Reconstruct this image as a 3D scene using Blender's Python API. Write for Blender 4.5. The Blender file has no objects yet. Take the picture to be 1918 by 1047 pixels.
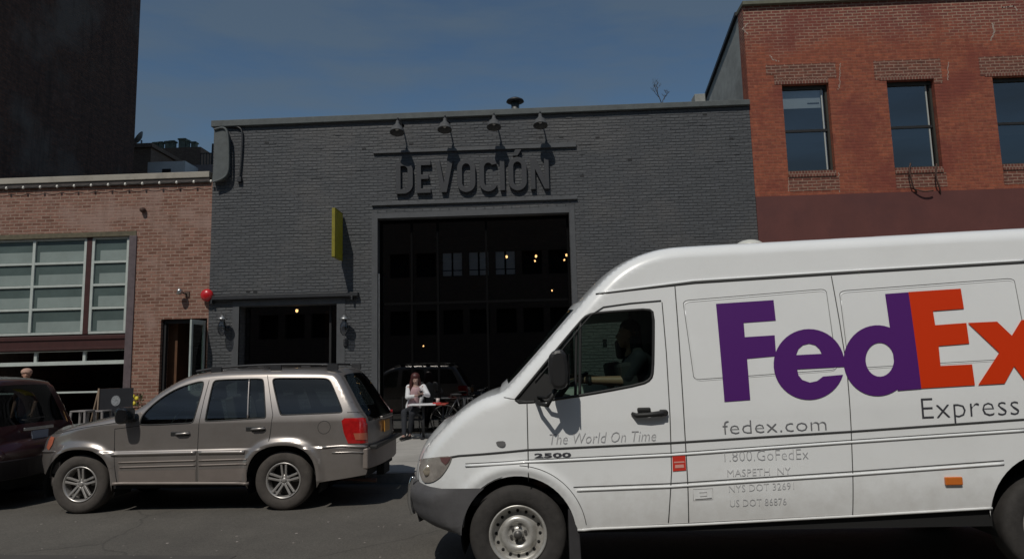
import bpy, bmesh, math, random
from math import sin, cos, pi, radians, sqrt, atan2
from mathutils import Vector, Matrix, geometry
random.seed(7)
scene = bpy.context.scene
COL = scene.collection
# ------------------------------------------------------------------ camera
CAM_H = 1.8
RES_W, RES_H, FPX = 1918.0, 1047.0, 1280.0
cam_data = bpy.data.cameras.new('camera')
cam = bpy.data.objects.new('camera', cam_data)
COL.objects.link(cam)
cam_data.sensor_width = 36.0
cam_data.lens = FPX / RES_W * 36.0
cam_data.clip_end = 3000
cam.location = (0, 0, CAM_H)
CR = Matrix.Rotation(radians(2.0), 3, 'Z') @ Matrix.Rotation(radians(97.0), 3, 'X') @ Matrix.Rotation(radians(-1.4), 3, 'Z')
cam.rotation_euler = CR.to_euler()
scene.camera = cam
# ------------------------------------------------------------------ sky, sun, exposure
SUN_DIR = Vector((0.33, 1.0, -1.35)).normalized()      # the way the light travels
sun_el = math.asin(-SUN_DIR.z)
sun_az = atan2(-SUN_DIR.x, -SUN_DIR.y)                 # compass angle of the sun from +Y towards +X
world = bpy.data.worlds.new('World'); scene.world = world; world.use_nodes = True
wt = world.node_tree; wt.nodes.clear()
wo = wt.nodes.new('ShaderNodeOutputWorld'); bg = wt.nodes.new('ShaderNodeBackground'); sky = wt.nodes.new('ShaderNodeTexSky')
sky.sky_type = 'NISHITA'; sky.sun_disc = False
sky.sun_elevation = sun_el; sky.sun_rotation = sun_az
sky.altitude = 0; sky.air_density = 1.0; sky.dust_density = 0.9; sky.ozone_density = 0.75
bg.inputs[1].default_value = 0.088
# thin high cirrus, mixed into the sky colour
tc = wt.nodes.new('ShaderNodeTexCoord'); mp = wt.nodes.new('ShaderNodeMapping')
mp.inputs['Scale'].default_value = (1.6, 1.6, 7.5); mp.inputs['Rotation'].default_value = (0.05, 0.16, 0.3)
nz = wt.nodes.new('ShaderNodeTexNoise'); nz.inputs['Scale'].default_value = 1.9; nz.inputs['Detail'].default_value = 7; nz.inputs['Roughness'].default_value = 0.55
rp = wt.nodes.new('ShaderNodeValToRGB'); rp.color_ramp.elements[0].position = 0.42; rp.color_ramp.elements[1].position = 0.60
rp.color_ramp.elements[0].color = (0, 0, 0, 1); rp.color_ramp.elements[1].color = (.5, .5, .5, 1)
mx = wt.nodes.new('ShaderNodeMix'); mx.data_type = 'RGBA'; mx.inputs[7].default_value = (1.75, 2.35, 2.95, 1)
L = wt.links.new
tn = wt.nodes.new('ShaderNodeMix'); tn.data_type = 'RGBA'; tn.blend_type = 'MULTIPLY'; tn.inputs[0].default_value = 1; tn.inputs[7].default_value = (.80, .94, .98, 1); L(sky.outputs[0], tn.inputs[6])
L(tc.outputs['Generated'], mp.inputs[0]); L(mp.outputs[0], nz.inputs[0]); L(nz.outputs[0], rp.inputs[0])
L(rp.outputs[0], mx.inputs[0]); L(tn.outputs[2], mx.inputs[6]); L(mx.outputs[2], bg.inputs[0]); L(bg.outputs[0], wo.inputs[0])
sun_data = bpy.data.lights.new('sun', 'SUN'); sun_data.energy = 3.8; sun_data.angle = radians(0.53); sun_data.color = (1.0, 0.95, 0.87)
sun = bpy.data.objects.new('sun', sun_data); COL.objects.link(sun); sun.location = (-8, -20, 30)
sun.rotation_euler = SUN_DIR.to_track_quat('-Z', 'Y').to_euler()
scene.view_settings.view_transform = 'Standard'; scene.view_settings.look = 'None'
scene.view_settings.exposure = -0.65; scene.view_settings.gamma = 1.0
scene.render.engine = 'CYCLES'
scene.cycles.max_bounces = 8; scene.cycles.transparent_max_bounces = 16

# ------------------------------------------------------------------ measuring: where the line of sight through a photo point meets a plane
def ray(px, py): return CR @ Vector(((px - 959) / FPX, -(py - 523.5) / FPX, -1))
def W(px, py, Y):
    d = ray(px, py); t = Y / d.y
    return Vector((t * d.x, Y, CAM_H + t * d.z))
def XZ(px, py, Y): p = W(px, py, Y); return (p.x, p.z)
def G(px, py, z=0.0):
    d = ray(px, py); t = (z - CAM_H) / d.z
    return Vector((t * d.x, t * d.y, z))

# ------------------------------------------------------------------ materials
MATS = {}
def nodes(m): return m.node_tree.nodes, m.node_tree.links
def mat(name, col, rough=0.6, metal=0.0, coat=0.0, vary=0.0, vscale=8.0, bump=0.0, bscale=60.0, spec=0.5, dirt=None, dscale=1.5, damt=0.5):
    if name in MATS: return MATS[name]
    m = bpy.data.materials.new(name); m.use_nodes = True; N, K = nodes(m)
    b = N['Principled BSDF']; b.inputs['Base Color'].default_value = (*col, 1); b.inputs['Roughness'].default_value = rough
    b.inputs['Metallic'].default_value = metal; b.inputs['Coat Weight'].default_value = coat; b.inputs['Coat Roughness'].default_value = 0.05
    b.inputs['Specular IOR Level'].default_value = spec
    t = N.new('ShaderNodeTexCoord')
    src = None
    if vary or dirt:
        n = N.new('ShaderNodeTexNoise'); n.inputs['Scale'].default_value = vscale; n.inputs['Detail'].default_value = 6; n.inputs['Roughness'].default_value = .65
        K.new(t.outputs['Object'], n.inputs[0])
        r = N.new('ShaderNodeMapRange'); r.inputs[1].default_value = .3; r.inputs[2].default_value = .7
        r.inputs[3].default_value = 1 - vary; r.inputs[4].default_value = 1 + vary
        K.new(n.outputs[0], r.inputs[0])
        h = N.new('ShaderNodeHueSaturation'); h.inputs['Color'].default_value = (*col, 1); K.new(r.outputs[0], h.inputs['Value'])
        src = h.outputs[0]
        if dirt:
            n2 = N.new('ShaderNodeTexNoise'); n2.inputs['Scale'].default_value = dscale; n2.inputs['Detail'].default_value = 8; n2.inputs['Roughness'].default_value = .7
            K.new(t.outputs['Object'], n2.inputs[0])
            r2 = N.new('ShaderNodeMapRange'); r2.inputs[1].default_value = .48; r2.inputs[2].default_value = .68; r2.inputs[3].default_value = 0; r2.inputs[4].default_value = damt
            K.new(n2.outputs[0], r2.inputs[0])
            x = N.new('ShaderNodeMix'); x.data_type = 'RGBA'; x.inputs[7].default_value = (*dirt, 1)
            K.new(r2.outputs[0], x.inputs[0]); K.new(src, x.inputs[6]); src = x.outputs[2]
        K.new(src, b.inputs['Base Color'])
    if bump:
        n3 = N.new('ShaderNodeTexNoise'); n3.inputs['Scale'].default_value = bscale; n3.inputs['Detail'].default_value = 4
        K.new(t.outputs['Object'], n3.inputs[0])
        bp = N.new('ShaderNodeBump'); bp.inputs['Strength'].default_value = bump; bp.inputs['Distance'].default_value = .01
        K.new(n3.outputs[0], bp.inputs['Height']); K.new(bp.outputs[0], b.inputs['Normal'])
    MATS[name] = m; return m

def brick(name, c1, c2, mortar, rough=.85, bw=.215, rh=.075, ms=.011, bump=.6, vary=.25, patch=None, pscale=.5, pamt=.6, pz=None, msmooth=.3, drips=None, streak=0.0):
    """Coursed brickwork in metres; x+y runs along the wall and z up it."""
    m = bpy.data.materials.new(name); m.use_nodes = True; N, K = nodes(m); b = N['Principled BSDF']; b.inputs['Roughness'].default_value = rough
    b.inputs['Specular IOR Level'].default_value = .3
    g = N.new('ShaderNodeNewGeometry'); s = N.new('ShaderNodeSeparateXYZ'); K.new(g.outputs['Position'], s.inputs[0])
    a = N.new('ShaderNodeMath'); a.operation = 'ADD'; K.new(s.outputs[0], a.inputs[0]); K.new(s.outputs[1], a.inputs[1])
    # courses that are not laid dead straight
    wob = N.new('ShaderNodeTexNoise'); wob.inputs['Scale'].default_value = 2.5; wob.inputs['Detail'].default_value = 4; K.new(g.outputs['Position'], wob.inputs[0])
    wm = N.new('ShaderNodeMath'); wm.operation = 'MULTIPLY_ADD'; wm.inputs[1].default_value = .03; K.new(wob.outputs[0], wm.inputs[0]); K.new(s.outputs[2], wm.inputs[2])
    c = N.new('ShaderNodeCombineXYZ'); K.new(a.outputs[0], c.inputs[0]); K.new(wm.outputs[0], c.inputs[1])
    br = N.new('ShaderNodeTexBrick'); br.inputs['Scale'].default_value = 1; br.inputs['Brick Width'].default_value = bw; br.inputs['Row Height'].default_value = rh
    br.inputs['Mortar Size'].default_value = ms; br.inputs['Mortar Smooth'].default_value = msmooth; br.inputs['Bias'].default_value = 0
    br.inputs['Color1'].default_value = (*c1, 1); br.inputs['Color2'].default_value = (*c2, 1); br.inputs['Mortar'].default_value = (*mortar, 1)
    K.new(c.outputs[0], br.inputs[0])
    n = N.new('ShaderNodeTexNoise'); n.inputs['Scale'].default_value = 9; n.inputs['Detail'].default_value = 8; n.inputs['Roughness'].default_value = .7; K.new(g.outputs['Position'], n.inputs[0])
    r = N.new('ShaderNodeMapRange'); r.inputs[1].default_value = .3; r.inputs[2].default_value = .7; r.inputs[3].default_value = 1 - vary; r.inputs[4].default_value = 1 + vary; K.new(n.outputs[0], r.inputs[0])
    h = N.new('ShaderNodeHueSaturation'); K.new(br.outputs[0], h.inputs['Color']); K.new(r.outputs[0], h.inputs['Value'])
    src = h.outputs[0]
    def over(src, col, scale, lo, hi, amt, stretch=None, zr=None):
        t = N.new('ShaderNodeTexNoise'); t.inputs['Scale'].default_value = scale; t.inputs['Detail'].default_value = 7; t.inputs['Roughness'].default_value = .62
        if stretch:
            mpp = N.new('ShaderNodeMapping'); mpp.inputs['Scale'].default_value = stretch; K.new(g.outputs['Position'], mpp.inputs[0]); K.new(mpp.outputs[0], t.inputs[0])
        else: K.new(g.outputs['Position'], t.inputs[0])
        q = N.new('ShaderNodeMapRange'); q.inputs[1].default_value = lo; q.inputs[2].default_value = hi; q.inputs[3].default_value = 0; q.inputs[4].default_value = amt; K.new(t.outputs[0], q.inputs[0])
        fac = q.outputs[0]
        if zr:
            zz = N.new('ShaderNodeMapRange'); zz.inputs[1].default_value = zr[0]; zz.inputs[2].default_value = zr[1]; zz.inputs[3].default_value = 0; zz.inputs[4].default_value = 1
            za = N.new('ShaderNodeMath'); za.operation = 'MULTIPLY_ADD'; za.inputs[1].default_value = 1.6; K.new(t.outputs[0], za.inputs[0]); K.new(s.outputs[2], za.inputs[2])
            K.new(za.outputs[0], zz.inputs[0]); mu = N.new('ShaderNodeMath'); mu.operation = 'MULTIPLY'; mu.inputs[1].default_value = amt; K.new(zz.outputs[0], mu.inputs[0]); fac = mu.outputs[0]
        x = N.new('ShaderNodeMix'); x.data_type = 'RGBA'; K.new(fac, x.inputs[0]); K.new(src, x.inputs[6])
        if isinstance(col, tuple): x.inputs[7].default_value = (*col, 1)
        else: K.new(col, x.inputs[7])
        return x.outputs[2]
    if pz:      # a band of other, older bricks with pale joints above a height
        b2 = N.new('ShaderNodeTexBrick')
        for k in ('Scale', 'Brick Width', 'Row Height', 'Mortar Smooth', 'Bias'): b2.inputs[k].default_value = br.inputs[k].default_value
        b2.inputs['Mortar Size'].default_value = ms * 1.5
        b2.inputs['Color1'].default_value = (*pz[2], 1); b2.inputs['Color2'].default_value = (*pz[3], 1); b2.inputs['Mortar'].default_value = (*pz[4], 1)
        K.new(c.outputs[0], b2.inputs[0]); h2 = N.new('ShaderNodeHueSaturation'); K.new(b2.outputs[0], h2.inputs['Color']); K.new(r.outputs[0], h2.inputs['Value'])
        src = over(src, h2.outputs[0], .9, 0, 1, 1, None, (pz[0], pz[1]))
    if patch: src = over(src, patch, pscale, .5, .62, pamt)
    if drips: src = over(src, drips, 1.0, .52, .72, .55, (5, 5, .5))
    K.new(src, b.inputs['Base Color'])
    bp = N.new('ShaderNodeBump'); bp.inputs['Strength'].default_value = bump; bp.inputs['Distance'].default_value = .012; bp.invert = True
    ad = N.new('ShaderNodeMath'); ad.operation = 'MULTIPLY_ADD'; ad.inputs[1].default_value = -.45; K.new(n.outputs[0], ad.inputs[0]); K.new(br.outputs['Fac'], ad.inputs[2])
    hh = ad.outputs[0]
    if streak:      # thick paint over wavering courses
        sm_ = N.new('ShaderNodeMapping'); sm_.inputs['Scale'].default_value = (2.2, 2.2, 26); K.new(g.outputs['Position'], sm_.inputs[0])
        sn = N.new('ShaderNodeTexNoise'); sn.inputs['Scale'].default_value = 1.0; sn.inputs['Detail'].default_value = 5; K.new(sm_.outputs[0], sn.inputs[0])
        sa = N.new('ShaderNodeMath'); sa.operation = 'MULTIPLY_ADD'; sa.inputs[1].default_value = -2.2 * streak; K.new(sn.outputs[0], sa.inputs[0]); K.new(hh, sa.inputs[2]); hh = sa.outputs[0]
    K.new(hh, bp.inputs['Height']); K.new(bp.outputs[0], b.inputs['Normal'])
    MATS[name] = m; return m

def glass(name, tint=(1, 1, 1), gloss=1.0, rough=0.0, ior=1.5):
    m = bpy.data.materials.new(name); m.use_nodes = True; N, K = nodes(m); N.remove(N['Principled BSDF']); o = N['Material Output']
    tr = N.new('ShaderNodeBsdfTransparent'); tr.inputs[0].default_value = (*tint, 1)
    gl = N.new('ShaderNodeBsdfGlossy'); gl.inputs['Roughness'].default_value = rough; gl.inputs[0].default_value = (gloss, gloss, gloss, 1)
    f0 = ((ior - 1) / (ior + 1)) ** 2      # Schlick reflectance, the same from both sides of a thin pane
    lw = N.new('ShaderNodeLayerWeight'); lw.inputs[0].default_value = .5
    pw = N.new('ShaderNodeMath'); pw.operation = 'POWER'; pw.inputs[1].default_value = 5; K.new(lw.outputs['Facing'], pw.inputs[0])
    fr = N.new('ShaderNodeMath'); fr.operation = 'MULTIPLY_ADD'; fr.inputs[1].default_value = 1 - f0; fr.inputs[2].default_value = f0; K.new(pw.outputs[0], fr.inputs[0])
    x = N.new('ShaderNodeMixShader'); K.new(fr.outputs[0], x.inputs[0]); K.new(tr.outputs[0], x.inputs[1]); K.new(gl.outputs[0], x.inputs[2]); K.new(x.outputs[0], o.inputs[0])
    MATS[name] = m; return m
def emit(name, col, s):
    m = bpy.data.materials.new(name); m.use_nodes = True; b = m.node_tree.nodes['Principled BSDF']
    b.inputs['Emission Color'].default_value = (*col, 1); b.inputs['Emission Strength'].default_value = s; b.inputs['Base Color'].default_value = (*col, 1)
    MATS[name] = m; return m

M_grey_brick = brick('charcoal painted brick', (.077, .081, .087), (.072, .076, .081), (.058, .060, .064), bump=.75, vary=.14, rough=.62, patch=(.100, .097, .096), pscale=.55, pamt=.55, drips=(.058, .060, .064), msmooth=.7, ms=.017, streak=1.0)
M_grey_paint = mat('charcoal paint', (.072, .075, .080), .6, vary=.15, vscale=5, bump=.2)
M_grey_dark = mat('dark charcoal metal', (.022, .023, .026), .5, vary=.2, vscale=12)
M_coping = mat('grey green coping', (.085, .095, .095), .7, vary=.2, vscale=6, bump=.2)
M_tan_brick = brick('pinkish tan brick', (.27, .142, .106), (.15, .068, .048), (.29, .205, .16), vary=.22, patch=(.30, .20, .165), pscale=1.0, pamt=.85, bump=.45, drips=(.17, .10, .075), ms=.013, rh=.08, bw=.225)
M_red_brick = brick('orange red brick', (.30, .088, .047), (.215, .062, .039), (.26, .10, .06), vary=.3, ms=.009, patch=(.17, .042, .032), pscale=.8, pamt=.7, drips=(.20, .048, .03),
                    pz=(9.9, 10.6, (.22, .066, .045), (.16, .052, .042), (.33, .22, .16)))
M_lintel = brick('old brown brick with pale joints', (.175, .062, .042), (.125, .048, .036), (.27, .175, .13), vary=.4, ms=.012)
M_soldier = brick('upright brown brick', (.17, .06, .042), (.13, .046, .036), (.25, .16, .12), bw=.072, rh=.21, ms=.012, vary=.3)
M_maroon = mat('maroon painted render', (.112, .036, .030), .75, vary=.12, vscale=1.3, bump=.15, bscale=30, dirt=(.075, .026, .026), dscale=.9)
M_dark_wall = brick('sooty dark brick', (.13, .065, .045), (.08, .045, .035), (.075, .055, .048), vary=.4, patch=(.16, .14, .125), pscale=.33, pamt=.65, drips=(.032, .022, .019))
M_stucco = mat('grey stucco', (.30, .31, .295), .85, vary=.25, vscale=2, bump=.4, bscale=25, dirt=(.16, .16, .15))
M_brown_brick = brick('brown brick', (.20, .15, .115), (.16, .115, .095), (.15, .12, .1), vary=.2)
M_pale = mat('pale render', (.60, .60, .60), .8, vary=.12, vscale=3, bump=.2)
M_pale_coping = mat('weathered pale coping', (.34, .31, .26), .8, vary=.25, vscale=3, bump=.3, dirt=(.2, .19, .17))
M_clay = mat('weathered flue clay', (.16, .2, .17), .8, vary=.3, vscale=6)
M_black = mat('matt black', (.012, .012, .013), .7, vary=.2)
M_post = mat('black shopfront steel', (.0022, .0022, .0025), .8, spec=.08)
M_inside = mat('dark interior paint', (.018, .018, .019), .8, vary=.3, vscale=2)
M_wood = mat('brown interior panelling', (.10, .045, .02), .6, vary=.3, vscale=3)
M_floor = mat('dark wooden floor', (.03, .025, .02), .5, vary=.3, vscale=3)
M_white_frame = mat('off white window frame', (.46, .5, .47), .5, vary=.1)
M_steel_jamb = mat('purple grey steel', (.11, .085, .09), .5, vary=.2)
M_maroon_steel = mat('dark maroon steel', (.05, .016, .014), .5, vary=.2)
M_frost = mat('frosted grey green pane', (.085, .115, .11), .25, vary=.15, vscale=2)
M_frost_light = mat('pale blind behind pane', (.22, .265, .25), .6, vary=.12, vscale=2)
M_yellow = mat('olive yellow sign face', (.34, .30, .012), .5, vary=.12)
M_red = mat('red enamel', (.5, .012, .015), .3, coat=.6)
M_galv = mat('galvanised metal', (.45, .46, .46), .35, metal=.9, vary=.2)
M_rust = mat('rusted iron', (.07, .035, .025), .8, vary=.3)
M_win_frame = mat('dark olive window frame', (.035, .035, .028), .55, vary=.15)
M_blind = mat('pale window blind', (.42, .45, .45), .7)
G_clear = glass('window glass', (.72, .76, .76))
G_shop = glass('dark shop glass', (.22, .23, .24), ior=2.2)
G_upper = glass('upper window glass', (.62, .66, .68), ior=2.3)
G_car = glass('tinted car glass', (.55, .64, .61), ior=1.75)
G_van = glass('van glass', (.50, .60, .54), ior=1.8)
M_bulb = emit('warm bulb', (1.0, .55, .2), 14)
M_bulb_small = emit('warm pendant bulb', (1.0, .62, .32), 7)
M_bark = mat('bark', (.06, .05, .04), .9)
def asphalt():
    m = mat('worn asphalt', (.098, .090, .078), .88, vary=.16, vscale=.6, bump=.35, bscale=120, dirt=(.066, .060, .053), dscale=.35, damt=.8)
    N, K = nodes(m); b = N['Principled BSDF']
    t = N.new('ShaderNodeTexCoord'); v = N.new('ShaderNodeTexVoronoi'); v.inputs['Scale'].default_value = 95; K.new(t.outputs['Object'], v.inputs[0])
    r = N.new('ShaderNodeMapRange'); r.inputs[1].default_value = 0; r.inputs[2].default_value = .9; r.inputs[3].default_value = .72; r.inputs[4].default_value = 1.3; K.new(v.outputs['Color'], r.inputs[0])
    h = N.new('ShaderNodeHueSaturation'); src = b.inputs['Base Color'].links[0].from_socket; K.new(src, h.inputs['Color']); K.new(r.outputs[0], h.inputs['Value'])
    # wandering cracks
    c = N.new('ShaderNodeTexVoronoi'); c.feature = 'DISTANCE_TO_EDGE'; c.inputs['Scale'].default_value = .55
    wn = N.new('ShaderNodeTexNoise'); wn.inputs['Scale'].default_value = 1.7; wn.inputs['Detail'].default_value = 6; K.new(t.outputs['Object'], wn.inputs[0])
    wa = N.new('ShaderNodeMix'); wa.data_type = 'VECTOR'; wa.inputs[0].default_value = .35; K.new(t.outputs['Object'], wa.inputs[4]); K.new(wn.outputs['Color'], wa.inputs[5]); K.new(wa.outputs[1], c.inputs[0])
    q = N.new('ShaderNodeMapRange'); q.inputs[1].default_value = .002; q.inputs[2].default_value = .009; q.inputs[3].default_value = .72; q.inputs[4].default_value = 1; K.new(c.outputs['Distance'], q.inputs[0])
    h2 = N.new('ShaderNodeHueSaturation'); K.new(h.outputs[0], h2.inputs['Color']); K.new(q.outputs[0], h2.inputs['Value'])
    K.new(h2.outputs[0], b.inputs['Base Color'])
    return m
M_asphalt = asphalt()
def paving():
    m = mat('concrete paving', (.36, .345, .32), .85, vary=.1, vscale=1.2, bump=.2, bscale=80, dirt=(.24, .23, .21), dscale=.8)
    N, K = nodes(m); b = N['Principled BSDF']; src = b.inputs['Base Color'].links[0].from_socket
    t = N.new('ShaderNodeTexCoord'); br = N.new('ShaderNodeTexBrick'); br.offset = 0; br.inputs['Scale'].default_value = 1; br.inputs['Brick Width'].default_value = 1.5; br.inputs['Row Height'].default_value = 1.5
    br.inputs['Mortar Size'].default_value = .012; br.inputs['Color1'].default_value = br.inputs['Color2'].default_value = (1, 1, 1, 1); br.inputs['Mortar'].default_value = (.45, .45, .45, 1)
    K.new(t.outputs['Object'], br.inputs[0]); x = N.new('ShaderNodeMix'); x.data_type = 'RGBA'; x.blend_type = 'MULTIPLY'; x.inputs[0].default_value = 1
    K.new(src, x.inputs[6]); K.new(br.outputs[0], x.inputs[7]); K.new(x.outputs[2], b.inputs['Base Color']); return m
M_paving = paving()
M_kerb = mat('steel faced kerb', (.22, .21, .20), .7, vary=.2, bump=.2)

# ------------------------------------------------------------------ mesh gathering
class MB:
    def __init__(s): s.v = []; s.f = []; s.sm = []; s.n = {}
    def add(s, vs, fs, smooth=False):
        o = len(s.v); s.v += [tuple(p) for p in vs]
        for f in fs: s.f.append([i + o for i in f]); s.sm.append(smooth)
        return s
    def box(s, x0, x1, y0, y1, z0, z1):
        v = [(x, y, z) for z in (z0, z1) for y in (y0, y1) for x in (x0, x1)]
        return s.add(v, [(0, 2, 3, 1), (4, 5, 7, 6), (0, 1, 5, 4), (2, 6, 7, 3), (0, 4, 6, 2), (1, 3, 7, 5)])
    def obox(s, c, ax, ay, az, hx, hy, hz):
        c = Vector(c); ax, ay, az = (Vector(a).normalized() for a in (ax, ay, az))
        v = [c + ax * hx * i + ay * hy * j + az * hz * k for k in (-1, 1) for j in (-1, 1) for i in (-1, 1)]
        return s.add(v, [(0, 2, 3, 1), (4, 5, 7, 6), (0, 1, 5, 4), (2, 6, 7, 3), (0, 4, 6, 2), (1, 3, 7, 5)])
    def prism(s, poly, y0, y1):
        """closed (x,z) outline pushed from y0 to y1"""
        n = len(poly); v = [(x, y0, z) for x, z in poly] + [(x, y1, z) for x, z in poly]
        return s.add(v, [tuple(range(n)), tuple(range(2 * n - 1, n - 1, -1))] + [(i, i + n, (i + 1) % n + n, (i + 1) % n) for i in range(n)])
    def slab(s, poly, z0, z1):
        n = len(poly); v = [(x, y, z0) for x, y in poly] + [(x, y, z1) for x, y in poly]
        return s.add(v, [tuple(range(n - 1, -1, -1)), tuple(range(n, 2 * n))] + [(i, (i + 1) % n, (i + 1) % n + n, i + n) for i in range(n)])
    def tube(s, pts, r, n=8, caps=True):
        pts = [Vector(p) for p in pts]; rs = r if isinstance(r, (list, tuple)) else [r] * len(pts); rings = []
        prev = None
        for i, p in enumerate(pts):
            d = (pts[min(i + 1, len(pts) - 1)] - pts[max(i - 1, 0)]).normalized()
            if prev is None:
                u = d.cross(Vector((0, 0, 1)));
                if u.length < .1: u = d.cross(Vector((1, 0, 0)))
            else: u = prev - d * prev.dot(d)
            u.normalize(); prev = u; w = d.cross(u)
            rings.append([p + (u * cos(2 * pi * k / n) + w * sin(2 * pi * k / n)) * rs[i] for k in range(n)])
        v = [q for ring in rings for q in ring]
        f = [(i * n + k, i * n + (k + 1) % n, (i + 1) * n + (k + 1) % n, (i + 1) * n + k) for i in range(len(pts) - 1) for k in range(n)]
        s.add(v, f, True)
        if caps: s.add(rings[0], [tuple(range(n - 1, -1, -1))]); s.add(rings[-1], [tuple(range(n))])
        return s
    def lathe(s, prof, c, axis=(0, 0, 1), n=24, smooth=True, sx=None):
        """profile of (radius, distance along axis)"""
        a = Vector(axis).normalized(); u = a.cross(Vector((0, 0, 1)))
        if u.length < .1: u = Vector((1, 0, 0))
        u.normalize(); w = a.cross(u); c = Vector(c)
        v = [c + a * h + (u * cos(2 * pi * k / n) + w * sin(2 * pi * k / n)) * r for r, h in prof for k in range(n)]
        f = [(i * n + k, i * n + (k + 1) % n, (i + 1) * n + (k + 1) % n, (i + 1) * n + k) for i in range(len(prof) - 1) for k in range(n)]
        return s.add(v, f, smooth)
    def ball(s, c, rx, ry=None, rz=None, n=16, m=10):
        ry = ry or rx; rz = rz or rx; c = Vector(c)
        v = [c + Vector((rx * sin(pi * j / m) * cos(2 * pi * k / n), ry * sin(pi * j / m) * sin(2 * pi * k / n), rz * cos(pi * j / m))) for j in range(m + 1) for k in range(n)]
        return s.add(v, [((j) * n + k, (j + 1) * n + k, (j + 1) * n + (k + 1) % n, j * n + (k + 1) % n) for j in range(m) for k in range(n)], True)

WL = {}
def mesh_object(name, mb, material, origin, bevel=0.0, normals=None, fix=True):
    me = bpy.data.meshes.new(name); o3 = Vector(origin)
    me.from_pydata([Vector(p) - o3 for p in mb.v], [], mb.f)
    me.polygons.foreach_set('use_smooth', mb.sm); me.materials.append(material)
    if normals is None:
        b = bmesh.new(); b.from_mesh(me)
        bmesh.ops.remove_doubles(b, verts=b.verts, dist=1e-5)
        if fix: bmesh.ops.recalc_face_normals(b, faces=b.faces)
        b.to_mesh(me); b.free()
    else:
        me.update(); me.polygons.foreach_set('use_smooth', [True] * len(me.polygons)); me.normals_split_custom_set_from_vertices(normals)
    me.update()
    o = bpy.data.objects.new(name, me); COL.objects.link(o)
    if bevel:
        md = o.modifiers.new('bevel', 'BEVEL'); md.width = bevel; md.segments = 2; md.limit_method = 'ANGLE'; md.angle_limit = radians(40)
    return o
def tag(o, label, cat, group=None, kind=None):
    if kind: o['kind'] = kind
    if label: o['label'] = label
    if cat: o['category'] = cat
    if group: o['group'] = group
    return o
def thing(name, label, cat, loc, group=None):
    o = bpy.data.objects.new(name, None); COL.objects.link(o); o.location = loc; o.empty_display_size = .2
    WL[o.name] = Vector(loc); return tag(o, label, cat, group)
def part(name, mb, material, parent, bevel=0.0, label=None, **k):
    o = mesh_object(name, mb, material, WL[parent.name], bevel, **k); o.parent = parent; WL[o.name] = WL[parent.name]
    if label: o['label'] = label
    return o
def base_of(mb):
    xs, ys, zs = zip(*mb.v); return ((min(xs) + max(xs)) / 2, (min(ys) + max(ys)) / 2, min(zs))
def single(name, mb, material, label, cat, group=None, bevel=0.0, **k):
    b = base_of(mb); o = mesh_object(name, mb, material, b, bevel, **k); o.location = b; WL[o.name] = Vector(b); return tag(o, label, cat, group)
def structure(name, mb, material, kind='structure'):
    o = mesh_object(name, mb, material, (0, 0, 0)); o['kind'] = kind; return o
def dup(root, loc, label, group):
    r = root.copy(); COL.objects.link(r); r.location = loc; r['label'] = label; r['group'] = group
    for ch in list(root.children):
        c = ch.copy(); COL.objects.link(c); c.parent = r
        for g in list(ch.children): d = g.copy(); COL.objects.link(d); d.parent = c
    return r
def text_mesh(body, bold=0.0, shear=0.0, res=3, spacing=1.0):
    """flat lettering as (verts2d, faces) in a unit box, with the box's own width and height"""
    c = bpy.data.curves.new('lettering', 'FONT'); c.body = body; c.offset = bold; c.shear = shear; c.resolution_u = res; c.space_character = spacing
    o = bpy.data.objects.new('lettering', c); COL.objects.link(o)
    bpy.context.view_layer.update()
    me = bpy.data.meshes.new_from_object(o.evaluated_get(bpy.context.evaluated_depsgraph_get()))
    v = [(p.co.x, p.co.y) for p in me.vertices]; f = [tuple(p.vertices) for p in me.polygons]
    bpy.data.objects.remove(o); bpy.data.curves.remove(c); bpy.data.meshes.remove(me)
    return v, f
def chaikin(p, n=2, closed=False):
    for _ in range(n):
        q = []
        m = len(p)
        if not closed: q.append(p[0])
        for i in range(m if closed else m - 1):
            a, b = p[i], p[(i + 1) % m]
            q.append(tuple(a[k] * .75 + b[k] * .25 for k in range(len(a)))); q.append(tuple(a[k] * .25 + b[k] * .75 for k in range(len(a))))
        if not closed: q.append(p[-1])
        p = q
    return p
def wall(mb, outline, holes, Y, depth):
    """a wall face at Y with openings, its reveals and its back"""
    loops = [[(x, z) for x, z in outline]] + [list(h) for h in holes]
    tr = geometry.tessellate_polygon([[Vector((x, z, 0)) for x, z in lp] for lp in loops])
    flat = [p for lp in loops for p in lp]; n = len(flat)
    mb.add([(x, Y, z) for x, z in flat], tr); mb.add([(x, Y + depth, z) for x, z in flat], tr)
    o = 0
    for lp in loops:
        k = len(lp)
        mb.add([(x, Y, z) for x, z in lp] + [(x, Y + depth, z) for x, z in lp], [(i, (i + 1) % k, (i + 1) % k + k, i + k) for i in range(k)])
    return mb
def rect(x0, x1, z0, z1): return [(x0, z0), (x1, z0), (x1, z1), (x0, z1)]
# ================================================================== SETTING
YF = 16.0                     # street face of the terrace
KERB = 10.85
def SW(y): return .15 + .1 * (y - KERB) / 5.15
m = MB(); m.add([(-400, -9.2, 0), (400, -9.2, 0), (400, KERB + .02, 0), (-400, KERB + .02, 0)], [(0, 1, 2, 3)]); structure('road', m, M_asphalt)
m = MB(); m.add([(-400, KERB + .16, .15), (400, KERB + .16, .15), (400, YF + .4, SW(YF + .4)), (-400, YF + .4, SW(YF + .4))], [(0, 1, 2, 3)]); structure('pavement', m, M_paving)
m = MB(); m.box(-400, 400, KERB, KERB + .16, -.1, .154); structure('kerb', m, M_kerb)
m = MB(); m.add([(-900, -900, -.12), (900, -900, -.12), (900, 900, -.12), (-900, 900, -.12)], [(0, 1, 2, 3)]); structure('ground', m, mat('bare ground', (.16, .14, .12), .9, vary=.2, vscale=.2))

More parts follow.
